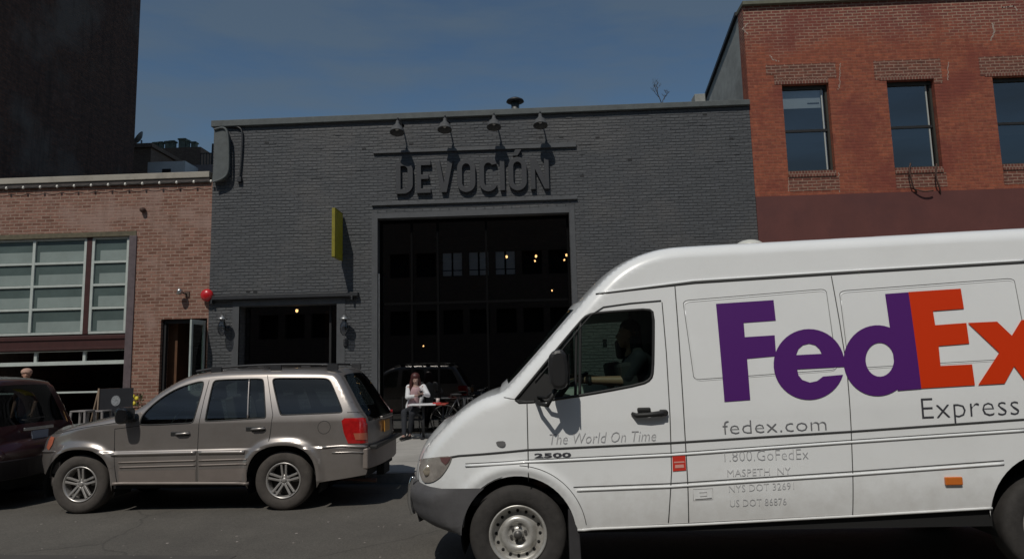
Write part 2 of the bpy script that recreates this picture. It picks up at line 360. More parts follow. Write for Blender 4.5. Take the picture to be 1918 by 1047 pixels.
# ================================================================== CHARCOAL CAFE BUILDING
cafe = thing('cafe_building', 'one storey charcoal painted brick cafe with a tall wide open shopfront', 'building', (-1.3, 22, 0))
X0, X1 = -7.82, 5.24
door_h = rect(-3.76, .84, SW(16), 5.33); win_h = rect(-7.08, -4.73, 1.25, 3.31)
mb = MB(); wall(mb, [(X0, 0), (X1, 0), (X1, 7.80), (X0, 7.74)], [rect(-3.76, .84, .0 + .02, 5.33), win_h], YF, .38)
part('wall', mb, M_grey_brick, cafe)
mb = MB(); mb.box(X0, X0 + .3, YF + .38, 30, 0, 7.5); mb.box(X1 - .3, X1 - .002, YF + .38, 30, 0, 7.5); mb.box(X0, X1, 29.7, 30, 0, 7.5)
part('side_wall', mb, M_grey_brick, cafe)
mb = MB(); mb.box(X0 + .3, X1 - .3, YF + .38, 29.7, 7.2, 7.45); part('roof', mb, mat('roof felt', (.05, .05, .05), .9), cafe)
mb = MB(); mb.prism([(X0 - .04, 7.74), (X1 + .0, 7.80), (X1 + .0, 7.93), (X0 - .04, 7.90)], YF - .09, YF + .42); part('coping', mb, M_coping, cafe, .01)
# smooth painted surrounds of the openings
mb = MB()
for (a, b, c, d) in ((-3.90, -3.76, .26, 5.47), (.84, .97, .26, 5.47), (-3.76, .84, 5.33, 5.47)): mb.box(a, b, YF - .012, YF + .05, c, d)
part('door_surround', mb, M_grey_paint, cafe, .004)
mb = MB()
for (a, b, c, d) in ((-7.24, -7.08, .26, 3.45), (-4.73, -4.53, .26, 3.45), (-7.08, -4.73, 3.31, 3.45), (-7.08, -4.73, 1.12, 1.25)): mb.box(a, b, YF - .012, YF + .05, c, d)
part('window_surround', mb, M_grey_paint, cafe, .004)
# string courses above and below the lettering
mb = MB(); mb.prism([(-3.85, 6.93), (1.06, 6.92), (1.06, 7.03), (-3.85, 6.98)], YF - .06, YF); part('sign_rail', mb, M_grey_paint, cafe, .004)
mb = MB(); mb.box(-3.89, 1.04, YF - .06, YF, 5.64, 5.71); part('sign_rail', mb, M_grey_paint, cafe, .004)
# hood rail over the small window
mb = MB(); mb.box(-7.72, -4.2, YF - .14, YF, 3.47, 3.56); mb.box(-7.72, -7.68, YF - .14, YF, 3.38, 3.47); mb.box(-4.36, -4.32, YF - .14, YF, 3.38, 3.47)
part('hood_rail', mb, M_grey_dark, cafe, .004)
# inside
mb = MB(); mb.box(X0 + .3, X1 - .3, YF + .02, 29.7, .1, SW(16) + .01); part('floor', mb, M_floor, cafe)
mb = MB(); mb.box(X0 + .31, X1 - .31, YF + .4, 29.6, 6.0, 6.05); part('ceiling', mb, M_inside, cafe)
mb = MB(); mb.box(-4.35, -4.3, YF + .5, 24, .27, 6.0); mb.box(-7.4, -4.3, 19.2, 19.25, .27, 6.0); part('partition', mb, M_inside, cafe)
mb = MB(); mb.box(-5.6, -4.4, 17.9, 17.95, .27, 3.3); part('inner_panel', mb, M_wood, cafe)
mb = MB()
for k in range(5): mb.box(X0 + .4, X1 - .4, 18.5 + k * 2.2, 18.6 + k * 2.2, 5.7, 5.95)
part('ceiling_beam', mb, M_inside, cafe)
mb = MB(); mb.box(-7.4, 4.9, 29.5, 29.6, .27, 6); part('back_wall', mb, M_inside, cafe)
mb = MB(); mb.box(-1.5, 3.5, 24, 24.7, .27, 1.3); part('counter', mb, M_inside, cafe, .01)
# glazed shopfront: posts, transoms and glass
sf = YF + .27
for x in (-3.72, -2.98, -2.35, -1.17, .80): mb = MB(); mb.box(x - .025, x + .025, sf - .04, sf + .04, .27, 5.32); part('shopfront_post', mb, M_post, cafe, .003)
for z in (.32, 3.28, 5.28): mb = MB(); mb.box(-3.68, .76, sf - .045, sf + .045, z - .03, z + .03); part('shopfront_transom', mb, M_post, cafe, .003)
mb = MB(); mb.add([(-3.7, sf, .3), (.8, sf, .3), (.8, sf, 5.3), (-3.7, sf, 5.3)], [(0, 1, 2, 3)]); part('shopfront_glass', mb, G_shop, cafe)
mb = MB(); mb.box(-3.755, -3.72, YF + .04, YF + .09, .27, 4.0); part('roller_track', mb, M_galv, cafe)
mb = MB(); mb.box(-5.0, -4.95, YF + .3, YF + .35, 1.26, 3.3); mb.box(-7.07, -4.74, YF + .3, YF + .35, 1.26, 1.31); part('window_frame', mb, M_black, cafe)
mb = MB(); mb.add([(-7.06, YF + .33, 1.27), (-4.75, YF + .33, 1.27), (-4.75, YF + .33, 3.3), (-7.06, YF + .33, 3.3)], [(0, 1, 2, 3)]); part('window_glass', mb, G_shop, cafe)
# missing brick holes high on the wall
mb = MB()
for px, py in ((908, 228), (1013, 258), (1051, 257), (682, 279), (1119, 258), (500, 268), (1180, 300), (770, 270), (465, 546), (478, 547), (1090, 330), (1320, 215), (1370, 260)):
    x, z = XZ(px, py, YF); mb.box(x - .05, x + .05, YF - .004, YF, z - .022, z + .022)
part('wall_hole', mb, M_black, cafe)['kind'] = 'stuff'
# ragged proud bricks: the old wall is anything but flat
mb = MB(); rr = random.Random(3)
for k in range(230):
    zc = .4 + .075 * int(rr.random() * 98); x = X0 + .3 + rr.random() * (X1 - X0 - .6)
    if zc < 5.6 and -3.95 < x + .1 and x < 1.0: continue
    if zc < 3.62 and -7.8 < x + .2 and x < -4.1: continue
    if 5.5 < zc < 7.1 and -4 < x + .1 and x < 1.1: continue
    if zc < 6.4 and rr.random() < .55: continue
    w = .1 + rr.random() * .22; mb.box(x, x + w, YF - .003 - rr.random() * .007, YF, zc - .03, zc + .022)
part('proud_brick', mb, M_grey_brick, cafe)['kind'] = 'stuff'
# end of the parapet: curved flashing and conduit
fx = lambda px, py: XZ(px, py, YF - .1)
pl = [fx(403, 244), fx(424, 242), fx(428, 252), fx(429, 300), fx(428, 326), fx(420, 336), fx(405, 341), fx(399, 341), fx(403, 300)]
mb = MB(); mb.prism(pl, YF - .16, YF); part('parapet_flashing', mb, M_coping, cafe, .01)
mb = MB(); mb.tube([(x, YF - .18, z) for x, z in chaikin([fx(404, 245), fx(424, 240), fx(430, 255), fx(431, 300), fx(430, 328), fx(418, 338), fx(402, 343)], 2)], .028, 8); part('flashing_rim', mb, M_coping, cafe)
mb = MB(); mb.tube([(x, YF - .05, z) for x, z in chaikin([fx(432, 236), fx(446, 237), fx(453, 245), fx(451, 290), fx(447, 333)], 2)], .022, 8); mb.box(fx(447, 333)[0] - .05, fx(447, 333)[0] + .05, YF - .09, YF, fx(447, 340)[1], fx(447, 331)[1])
part('conduit', mb, M_grey_dark, cafe)

# lettering
sign = thing('shop_sign', 'raised charcoal letters reading DEVOCIÓN above the tall shopfront', 'sign', (-1.45, YF, 5.9))
def earc(cx, cz, rx, rz, a0, a1, n=14): return [(cx + rx * cos(radians(a0 + (a1 - a0) * i / n)), cz + rz * sin(radians(a0 + (a1 - a0) * i / n))) for i in range(n + 1)]
def glyph(ch):
    """bold condensed capitals in a box 1 high"""
    t = .138
    if ch == 'D': return .50, [[(0, 0), (.22, 0)] + earc(.22, .28, .28, .28, -90, 0) + earc(.22, .72, .28, .28, 0, 90) + [(0, 1)], [(t, t), (.21, t)] + earc(.22, .28, .13, .14, -80, 0) + earc(.22, .72, .13, .14, 0, 80) + [(.21, 1 - t), (t, 1 - t)]]
    if ch == 'E': return .42, [[(0, 0), (.42, 0), (.42, t), (t, t), (t, .43), (.36, .43), (.36, .57), (t, .57), (t, 1 - t), (.42, 1 - t), (.42, 1), (0, 1)]]
    if ch == 'V': return .56, [[(.20, 0), (.36, 0), (.56, 1), (.40, 1), (.28, .30), (.16, 1), (0, 1)]]
    if ch == 'O': return .54, [earc(.27, .27, .27, .29, 180, 360) + earc(.27, .73, .27, .29, 0, 180), (earc(.27, .28, .12, .15, 180, 360) + earc(.27, .72, .12, .15, 0, 180))]
    if ch == 'C': return .50, [earc(.27, .73, .27, .29, 20, 180) + earc(.27, .27, .27, .29, 180, 340) + earc(.27, .28, .12, .15, 330, 180) + earc(.27, .72, .12, .15, 180, 30)]
    if ch == 'I': return t, [[(0, 0), (t, 0), (t, 1), (0, 1)]]
    if ch == 'N': return .54, [[(0, 0), (t, 0), (t, .62), (.54 - t, 0), (.54, 0), (.54, 1), (.54 - t, 1), (.54 - t, .38), (t, 1), (0, 1)]]
    return .26, [[(0, 0), (.14, 0), (.26, .19), (.07, .19)]]
def put_letter(ch, x, z, sx, sz, Y0, Y1, material, parent):
    w, loops = glyph(ch); loops = [[(x + a * sx, z + b * sz) for a, b in lp] for lp in loops]; mb = MB()
    tr = geometry.tessellate_polygon([[Vector((a, b, 0)) for a, b in lp] for lp in loops]); flat = [p for lp in loops for p in lp]
    mb.add([(a, Y0, b) for a, b in flat], tr); mb.add([(a, Y1, b) for a, b in flat], tr)
    for lp in loops: k = len(lp); mb.add([(a, Y0, b) for a, b in lp] + [(a, Y1, b) for a, b in lp], [(i, (i + 1) % k, (i + 1) % k + k, i + k) for i in range(k)])
    return part('letter', mb, material, parent, .006)
M_letter = mat('charcoal letter paint', (.031, .032, .036), .55, vary=.15)
WORD = 'DEVOCION'; gap = .11; tot = sum(glyph(c)[0] for c in WORD) + gap * (len(WORD) - 1); sxl = (.39 + 3.29) / tot; xx = -3.29
for i, ch in enumerate(WORD):
    put_letter(ch, xx, 5.90, sxl, .79, YF - .10, YF - .005, M_letter, sign)
    if i == 6: put_letter('accent', xx + .14 * sxl, 6.735, sxl, .79, YF - .10, YF - .005, M_letter, sign)
    xx += (glyph(ch)[0] + gap) * sxl

# gooseneck lamps over the sign
def gooseneck(px, py, label):
    p = W(px, py, YF - .46)
    t = thing('gooseneck_lamp', label, 'wall lamp', (p.x, YF, p.z - .16), 'gooseneck lamps above the raised letters')
    zt = 7.62
    arm = chaikin([(p.x + .02, YF - .005, zt), (p.x + .02, YF - .22, zt + .06), (p.x + .01, YF - .42, zt + .02), (p.x, YF - .43, p.z + .28), (p.x, YF - .38, p.z + .15)], 3)
    mb = MB(); mb.tube(arm, .017, 8); part('arm', mb, M_grey_paint, t)
    mb = MB(); mb.lathe([(.0, -.012), (.06, -.012), (.06, .0), (0, 0)], (p.x + .02, YF - .0, zt), (0, -1, 0), 16); part('wall_plate', mb, M_grey_paint, t)
    mb = MB(); mb.lathe([(.0, .19), (.035, .185), (.045, .12), (.06, .08), (.12, .02), (.165, -.10), (.172, -.13), (.165, -.13), (.11, .0), (.03, .06), (0, .065)], (p.x, YF - .46, p.z), (0, .22, 1), 24); sh = part('shade', mb, mat('weathered lamp paint', (.068, .070, .072), .7, vary=.3, vscale=9), t)
    mb = MB(); mb.ball((p.x, YF - .48, p.z - .03), .045); part('bulb', mb, mat('unlit white bulb', (.5, .5, .48), .3), sh)
    return t
g0 = gooseneck(744, 240, 'dark gooseneck lamp above the letter D, leftmost of the four')
gooseneck(833, 235, 'dark gooseneck lamp above the letter V, second from left of the four')
gooseneck(925, 230, 'dark gooseneck lamp between the letters C and I, third of the four')
gooseneck(1012, 227, 'dark gooseneck lamp above the letter N, rightmost of the four')

# yellow blade sign
mb = thing('blade_sign', 'narrow yellow projecting sign with a dark edge left of the tall shopfront', 'sign', (-4.62, YF, 4.2))
xs = W(641, 445, YF).x; zt = W(641, 403, YF).z; zb = W(641, 488, YF).z
q = MB(); q.box(xs - .03, xs + .03, YF - .70, YF - .06, zb, zt); part('face', q, M_yellow, mb, .004)
q = MB(); q.box(xs - .036, xs + .036, YF - .72, YF - .701, zb - .015, zt + .015); q.box(xs - .036, xs + .036, YF - .70, YF - .06, zt, zt + .018); q.box(xs - .036, xs + .036, YF - .70, YF - .06, zb - .018, zb); part('edge_trim', q, mat('ochre sign edge', (.22, .19, .012), .5, vary=.2), mb)
q = MB()
for z in (zb + .15, zt - .15): q.tube([(xs, YF - .07, z), (xs, YF, z)], .02)
part('bracket', q, M_rust, mb)

# wall lanterns beside the small window
def lantern(px, label):
    p = W(px, 612, YF - .24)
    t = thing('wall_lantern', label, 'wall lantern', (p.x, YF, p.z - .2), 'glass jar lanterns beside the small window')
    q = MB(); q.lathe([(0, .28), (.03, .28), (.05, .24), (.115, .2), (.13, .17), (.06, .19), (0, .19)], (p.x, YF - .24, p.z), (0, 0, 1), 20); part('cap', q, M_galv, t)
    q = MB(); q.lathe([(.055, .19), (.06, .12), (.095, .06), (.105, -.04), (.09, -.13), (.04, -.2), (0, -.21)], (p.x, YF - .24, p.z), (0, 0, 1), 20); part('glass_jar', q, glass('jar glass', (.55, .56, .58), ior=1.6), t)
    q = MB(); q.ball((p.x, YF - .24, p.z + .08), .032, rz=.05); part('bulb', q, mat('unlit clear bulb', (.6, .58, .55), .1, metal=.3), t)
    q = MB(); q.tube(chaikin([(p.x, YF - .01, p.z - .02), (p.x, YF - .12, p.z + .0), (p.x, YF - .14, p.z + .25), (p.x, YF - .24, p.z + .3), (p.x, YF - .24, p.z + .27)], 2), .013); part('bracket', q, M_grey_dark, t)
    q = MB(); q.lathe([(0, 0), (.06, 0), (.06, .03), (0, .03)], (p.x, YF, p.z - .02), (0, -1, 0), 16); part('wall_plate', q, M_grey_dark, t)
lantern(416, 'glass jar wall lantern between the open doorway and the small dark window')
lantern(645, 'glass jar wall lantern between the small dark window and the tall shopfront')
q = MB(); x, z = XZ(648, 641, YF); q.box(x - .05, x + .05, YF - .05, YF, z - .08, z + .08); q.box(x - .03, x + .03, YF - .06, YF - .05, z - .03, z + .03); single('intercom_box', q, M_grey_dark, 'small dark intercom box fixed under the lantern right of the small window', 'intercom', bevel=.006)

# pendant bulbs inside
pb = None
for i, (px, py, y, r, lb) in enumerate(((556, 582, 17.2, .035, 'glowing pendant bulb hanging inside the small dark window'),
        (949, 481, 20.5, .035, 'glowing pendant bulb inside the shopfront, leftmost of the three by the pale window panes'),
        (1004, 480, 20.5, .035, 'upper of two glowing pendant bulbs near the middle right of the shopfront'),
        (1002, 489, 22.5, .028, 'lower of two glowing pendant bulbs near the middle right of the shopfront'),
        (1061, 478, 20.5, .033, 'upper of two glowing pendant bulbs at the right jamb of the shopfront'),
        (1057, 487, 22.5, .028, 'lower of two glowing pendant bulbs at the right jamb of the shopfront'),
        (1034, 544, 21.0, .022, 'tiny glowing pendant bulb hanging low inside the shopfront, right side'),
        (793, 648, 20.0, .02, 'tiny glowing bulb low inside the shopfront above the seated woman'))):
    p = W(px, py, y); gp = 'pendant bulbs hanging in the cafe'
    if pb is None:
        pb = thing('pendant_bulb', lb, 'bulb', p, gp); q = MB(); q.ball(p, .035, rz=.045); part('bulb', q, M_bulb, pb)
        q = MB(); q.tube([p + Vector((0, 0, .04)), (p.x, p.y, p.z + .09)], .018); s_ = part('socket', q, M_black, pb)
        q = MB(); q.tube([p + Vector((0, 0, .09)), (p.x, p.y, p.z + 1.9)], .004, 5); part('cord', q, M_black, pb)
    else:
        r_ = dup(pb, p, lb, gp); k = r / .035; r_.scale = (k, k, k if k > .7 else k)
# roof things
p = W(965, 196, 17.5)
t = thing('roof_vent', 'mushroom shaped metal roof vent on the charcoal parapet', 'vent', (p.x, 17.5, 7.4))
q = MB(); q.lathe([(.11, 7.4), (.11, p.z + .04), (0, p.z + .04)], (p.x, 17.5, 0), (0, 0, 1), 20); part('pipe', q, M_galv, t)
q = MB(); q.lathe([(0, .17), (.12, .165), (.22, .11), (.24, .07), (.2, .05), (0, .05)], (p.x, 17.5, p.z), (0, 0, 1), 20); part('cap', q, M_grey_dark, t)
q = MB(); x, z = XZ(1308, 188, 18); q.box(x - .14, x + .14, 17.8, 18.2, 7.4, z + .10); single('roof_box', q, M_stucco, 'small grey box on the cafe roof beside the sloping brick gable', 'box', bevel=.01)
q = MB(); x, z = XZ(1240, 196, 17.5); rr = random.Random(5)
def twig(p, d, l, r, k):
    e = p + d * l; q.tube([p, p.lerp(e, .5) + Vector((rr.uniform(-.03, .03), 0, 0)), e], [r, r * .8, r * .6], 5)
    if k:
        for _ in range(3): twig(p.lerp(e, rr.uniform(.5, 1)), (d + Vector((rr.uniform(-.8, .8), rr.uniform(-.6, .6), rr.uniform(-.3, .5)))).normalized(), l * .6, r * .6, k - 1)
q.tube([(x, 17.5, 7.4), (x, 17.5, z)], .02, 6)
twig(Vector((x, 17.5, z)), Vector((-.35, 0, 1)).normalized(), .42, .013, 3); twig(Vector((x + .02, 17.5, z)), Vector((.3, 0, 1)).normalized(), .22, .011, 3)
single('dead_shrub', q, M_bark, 'bare leafless twigs sticking up behind the charcoal parapet', 'shrub')

# ================================================================== TAN BRICK BUILDING (left)
left = thing('tan_brick_building', 'low pinkish tan brick building with a big gridded window at left', 'building', (-12, 22, 0))
bigO = rect(-15.4, -9.72, .02, 5.1); doorO = rect(-8.97, -7.85, .02, 3.05)
mb = MB(); wall(mb, [(-20, 0), (-7.82, 0), (-7.82, 6.42), (-20, 6.38)], [bigO, doorO], YF, .36); part('wall', mb, M_tan_brick, left)
mb = MB(); mb.box(-20, -7.83, 29, 29.3, 0, 6.2); mb.box(-20, -19.7, YF + .36, 29, 0, 6.2); part('back_wall', mb, M_tan_brick, left)
mb = MB(); mb.box(-19.7, -7.83, YF + .3, 29, 6.0, 6.2); part('roof', mb, mat('roof felt', (.05,) * 3), left)
mb = MB(); mb.box(-20, -7.86, YF - .10, YF + .4, 6.47, 6.62); part('coping', mb, M_pale_coping, left, .012)
mb = MB(); mb.box(-20, -7.86, YF - .07, YF + .02, 6.36, 6.47); part('gutter', mb, mat('rusty gutter', (.06, .05, .045), .7, vary=.3), left, .008)
mb = MB(); mb.box(-15.5, -9.66, YF - .015, YF + .05, 5.1, 5.22); part('lintel', mb, mat('mossy lintel', (.11, .095, .06), .8, vary=.3), left, .004)
mb = MB(); mb.box(-9.82, -9.64, YF - .03, YF + .3, .2, 5.1); part('jamb', mb, M_steel_jamb, left, .006)
mb = MB(); mb.box(-15.4, -9.82, YF + .0, YF + .16, 2.37, 2.72); mb.box(-15.4, -9.82, YF - .03, YF + .0, 2.62, 2.70); mb.box(-15.4, -9.82, YF - .02, YF + .0, 2.38, 2.43); part('lintel_beam', mb, M_maroon_steel, left, .004)
def wx(px): return XZ(px, 540, YF + .1)[0]
# gridded upper window
cols = [-15.35, wx(62) - (wx(158) - wx(62)), wx(62), wx(158)]; rows = [2.78, 3.37, 3.93, 4.49, 5.08]
def grid_window(xa, xb, muls):
    mb = MB(); Yw = YF + .06
    for z in rows: mb.box(xa, xb, Yw, Yw + .07, z - .028, z + .028)
    for x in [xa + .03, xb - .03] + muls: mb.box(x - .035, x + .035, Yw - .005, Yw + .075, rows[0] + .028, rows[-1] - .0)
    w = part('window', mb, M_white_frame, left, .004)
    q = MB(); q.add([(xa, Yw + .04, rows[0]), (xb, Yw + .04, rows[0]), (xb, Yw + .04, rows[-1]), (xa, Yw + .04, rows[-1])], [(0, 1, 2, 3)]); part('pane', q, M_frost, w)
    q = MB(); e = [xa + .06] + muls + [xb - .06]
    for a, b in zip(e, e[1:]):
        for k, z in enumerate(rows[:-1]): q = MB(); q.box(a + .13, b - .03, Yw + .034, Yw + .0385, z + .04, z + .29); part('blind', q, M_frost_light, w)
grid_window(-15.35, wx(161), [wx(62) - 1.42, wx(62)])
grid_window(wx(171), -9.86, [])
mb = MB(); mb.box(wx(161), wx(171), YF + .05, YF + .15, 2.75, 5.1); part('mullion', mb, M_maroon_steel, left)
mb = MB(); Yw = YF + .1
for z, h in ((2.065, .045), (2.35, .012)): mb.box(-15.35, -9.84, Yw - .03, Yw + .05, z - h, z + h)
for px in (-110, -15, 75, 165): mb.box(wx(px) - .035, wx(px) + .035, Yw - .02, Yw + .04, 2.1, 2.34)
part('transom_window', mb, M_white_frame, left, .004)
# inside of the bar
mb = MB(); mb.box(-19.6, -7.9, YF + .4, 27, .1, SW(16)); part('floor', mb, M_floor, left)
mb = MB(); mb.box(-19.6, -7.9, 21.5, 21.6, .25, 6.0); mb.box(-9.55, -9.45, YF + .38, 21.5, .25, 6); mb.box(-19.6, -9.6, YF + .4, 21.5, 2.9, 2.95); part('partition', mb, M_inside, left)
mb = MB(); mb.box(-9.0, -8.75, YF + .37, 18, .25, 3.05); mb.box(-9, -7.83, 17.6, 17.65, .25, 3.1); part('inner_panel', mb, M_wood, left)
# door frame and the glass door standing open
mb = MB(); mb.box(-8.97, -8.90, YF + .1, YF + .2, .25, 3.04); mb.box(-8.90, -7.85, YF + .1, YF + .2, 2.95, 3.04); part('door_frame', mb, M_black, left, .004)
dv = Vector((-.03, -1, 0)).normalized(); hx = Vector((-7.90, YF - .01, 0)); LW = .62
mb = MB()
def leaf(a, b, z0, z1, th=.022): c = hx + dv * ((a + b) / 2); mb.obox((c.x, c.y, (z0 + z1) / 2), dv, Vector((dv.y, -dv.x, 0)), (0, 0, 1), (b - a) / 2, th, (z1 - z0) / 2)
leaf(0, .07, .3, 2.98); leaf(LW - .07, LW, .3, 2.98); leaf(.07, LW - .07, .3, .5); leaf(.07, LW - .07, 2.88, 2.98); leaf(.07, LW - .07, 1.55, 1.62)
d_ = part('door', mb, mat('grey white door frame', (.36, .4, .38), .5, vary=.1), left, .004)
mb = MB(); leaf(.06, LW - .06, .48, 2.9, .004); part('pane', mb, glass('door glass', (.3, .36, .34)), d_)
mb = MB(); c = hx + dv * (LW - .12); mb.tube([(c.x - .07, c.y, 1.1), (c.x - .07, c.y, 1.5)], .014); part('handle', mb, M_galv, d_)
# chimney bracket, knob
q = MB(); x, z = XZ(270, 394, YF); q.lathe([(0, .0), (.05, 0), (.07, .05), (.05, .12), (0, .13)], (x, YF, z), (0, -1, -.1), 14); single('wall_bolt', q, M_rust, 'rusty iron bolt head high on the tan brick wall', 'bolt')
t = thing('floodlight', 'small metal floodlight on the tan brick wall left of the red bell', 'light', (W(342, 548, YF).x, YF, W(342, 552, YF).z))
p = W(342, 548, YF - .16); q = MB(); q.lathe([(0, 0), (.05, .01), (.075, .06), (.085, .12), (.06, .11), (0, .1)], p, (-.7, -.4, .25), 18); part('head', q, M_galv, t)
q = MB(); q.tube([p, (p.x + .03, YF, p.z - .03)], .02); q.box(p.x - .01, p.x + .09, YF - .03, YF, p.z - .09, p.z + .04); part('bracket', q, mat('brown box', (.09, .06, .045), .7), t)
t = thing('alarm_bell', 'round glossy red bell on the wall above the open doorway', 'bell', (W(388, 553, YF).x, YF, W(388, 560, YF).z))
p = W(388, 553, YF - .1); q = MB(); q.ball((p.x, YF - .11, p.z), .15, .11, .15, 24, 16); part('dome', q, M_red, t)
q = MB(); q.lathe([(.09, 0), (.09, .05), (0, .05)], (p.x, YF, p.z), (0, -1, 0), 18); part('mount', q, M_black, t)
# festoon of bulbs along the gutter
t = thing('string_light', 'string of small white bulbs hung along the tan building gutter', 'string light', (-12, YF, 6.3))
q = MB(); bx = []
pts = []
x = -14.6
while x < -7.7:
    bx.append(x); x += .425
for i, x in enumerate(bx[:-1]):
    for k in range(5): u = k / 5; pts.append((x + .425 * u, YF - .12, 6.40 - .05 * 4 * u * (1 - u)))
q.tube(pts, .007, 5); part('cable', q, M_black, t)
for x in bx:
    q = MB(); q.ball((x, YF - .12, 6.36), .028, rz=.04, n=10, m=6); part('bulb', q, mat('frosted white bulb', (.75, .72, .65), .3), t)

# ================================================================== TALL SOOTY BUILDING
t = thing('tall_brick_building', 'very tall sooty dark brick building rising behind the tan one', 'building', (-20, 19.5, 0))
mb = MB(); mb.add([(-14.1, 16.5, 0), (-14.1, 22.98, 0), (-14.1, 22.98, 30), (-14.1, 16.5, 30), (-30, 16.5, 0), (-30, 22.98, 0), (-30, 22.98, 30), (-30, 16.5, 30)],
    [(0, 1, 2, 3), (0, 4, 7, 3), (1, 5, 6, 2), (4, 5, 6, 7), (3, 2, 6, 7)]); part('wall', mb, M_dark_wall, t)
mb = MB(); mb.box(-30.1, -14.0, 16.45, 23.1, 30, 30.3); part('coping', mb, M_dark_wall, t)
# ================================================================== ROOFS FARTHER BACK
def far(name, label, px0, px1, ptop, Y, dep, material, cat='building', **k):
    a = W(px0, ptop, Y); b = W(px1, ptop, Y); t = thing(name, label, cat, ((a.x + b.x) / 2, Y + dep / 2, 0))
    mb = MB(); mb.box(a.x, b.x, Y, Y + dep, 0, (a.z + b.z) / 2); part('wall', mb, material, t); return t, a, b
t, a, b = far('brown_brick_building', 'brown brick building behind the roofs beside the tall dark wall', 238, 283, 278, 30, 6, M_brown_brick)
mb = MB(); mb.box(a.x - .1, b.x + .1, 29.9, 36.1, a.z, a.z + .18); part('coping', mb, M_brown_brick, t)
p = W(263, 262, 31); t = thing('satellite_dish', 'grey satellite dish on the brown roof beside the tall dark wall', 'dish', (p.x, 31, a.z))
mb = MB(); mb.lathe([(0, 0), (.2, .03), (.38, .12), (.38, .14), (.2, .05), (0, .02)], p, (-.75, -.35, .5), 20); part('dish', mb, mat('dull grey paint', (.12, .12, .12), .5), t)
mb = MB(); mb.tube([(p.x, 31.1, a.z), (p.x, 31.1, p.z)], .04); part('mast', mb, M_galv, t)
t, a, b = far('chimney_stack', 'brown brick stack carrying several flue pots above the roofs', 283, 376, 277, 33, 3, M_brown_brick, 'chimney')
for px, w, py in ((291, 9, 266), (301, 7, 265), (313, 8, 264), (322, 9, 263), (341, 13, 259), (351, 6, 262), (362, 9, 265)):
    q0 = W(px - w / 2, py, 33.3); q1 = W(px + w / 2, py, 33.3); mb = MB(); c = ((q0.x + q1.x) / 2, 33.6, 0); r = (q1.x - q0.x) / 2
    mb.box(q0.x, q1.x, 33.3, 33.3 + 2 * r, a.z - .1, q0.z); mb.box(q0.x - .04, q1.x + .04, 33.26, 33.34 + 2 * r, q0.z - .1, q0.z - .02); part('chimney_pot', mb, M_clay, t, .02)
t, a, b = far('pale_rooftop_block', 'pale grey rooftop block with a small dark slot behind the tan parapet', 277, 347, 303, 25, 4, M_pale, 'building')
mb = MB(); c0 = W(304, 317, 25); c1 = W(320, 324, 25); mb.box(c0.x, c1.x, 24.99, 25.1, c1.z, c0.z); part('window', mb, M_black, t)
t, a, b = far('low_rooftop_block', 'low pinkish grey parapet block right of the pale rooftop block', 347, 402, 309, 26, 4, mat('pinkish render', (.2, .17, .17), .8, vary=.15), 'building')
t = thing('roof_railing', 'thin metal rooftop railing beside the charcoal parapet end', 'railing', ((a.x + b.x) / 2, 26.5, a.z))
mb = MB(); z0 = a.z - .3; z1 = W(385, 287, 26.5).z
for k in range(9): x = W(376, 300, 26.5).x + k * .12; mb.box(x - .012, x + .012, 26.49, 26.51, z0, z1)
mb.box(W(376, 300, 26.5).x, W(376, 300, 26.5).x + 1.0, 26.48, 26.52, z1 - .03, z1); part('rail', mb, M_grey_dark, t)
mb = MB(); x = W(398, 280, 26.5).x; mb.tube([(x, 26.5, z0), (x + .02, 26.5, W(400, 270, 26.5).z)], .05); part('post', mb, M_grey_dark, t)

# ================================================================== ORANGE BRICK BUILDING (right)
right = thing('orange_brick_building', 'two storey orange red brick building with sash windows over a maroon band', 'building', (11, 22, 0))
RX = 5.245
wins = []
for px0, px1 in ((1470, 1558), (1669, 1757), (1870, 1958)):
    c = (XZ((px0 + px1) / 2, 235, YF)[0]); wins.append(c)
ww = .555; wz0, wz1 = 6.14, 8.30
mb = MB(); wall(mb, [(RX, 5.56), (24, 5.56), (24, 10.32), (RX, 10.32)], [rect(c - ww, c + ww, wz0, wz1) for c in wins] + [rect(wins[2] + 2.48 * k - ww, wins[2] + 2.48 * k + ww, wz0, wz1) for k in (1, 2)], YF, .4); part('wall', mb, M_red_brick, right)
mb = MB(); mb.box(RX, 24, YF - .02, YF + .4, 0, 5.56); part('painted_band', mb, M_maroon, right)
mb = MB(); mb.box(RX - .02, 24, YF - .10, YF + .45, 10.32, 10.42); part('coping', mb, mat('olive coping', (.12, .12, .085), .7, vary=.2), right, .01)
# party wall with its sloping top, and the rest of the box
YG = RX / W(1320, 190, 1).x; ZG = W(1320, 190, YG).z; z30 = ZG - .35 * (30 - YG)
gp = [(YF + .4, 0), (30, 0), (30, z30), (YG, ZG), (YF + .4, 10.32)]
mb = MB(); mb.add([(x, y, z) for x in (RX + .02, RX + .35) for y, z in gp], [(0, 1, 2, 3, 4), (5, 6, 7, 8, 9), (3, 4, 9, 8), (2, 3, 8, 7), (1, 2, 7, 6), (0, 4, 9, 5)]); part('gable', mb, M_stucco, right)
rp_ = [(YF + .46, 10.34), (YG, ZG + .01), (30.1, z30 + .01)]; mb = MB()
mb.add([(x, y, z + h) for x in (RX - .05, 24) for h in (0, .09) for y, z in rp_], [(0, 1, 4, 3), (1, 2, 5, 4), (6, 7, 10, 9), (7, 8, 11, 10), (3, 4, 10, 9), (4, 5, 11, 10), (0, 1, 7, 6), (1, 2, 8, 7), (0, 3, 9, 6), (2, 5, 11, 8)]); part('roof', mb, M_grey_dark, right)
mb = MB(); mb.box(RX + .36, 24, 19.2, 19.3, 0, 7.85); mb.box(RX + .4, 24, YF + .5, 20, 5.3, 5.4); part('inner_wall', mb, M_inside, right)
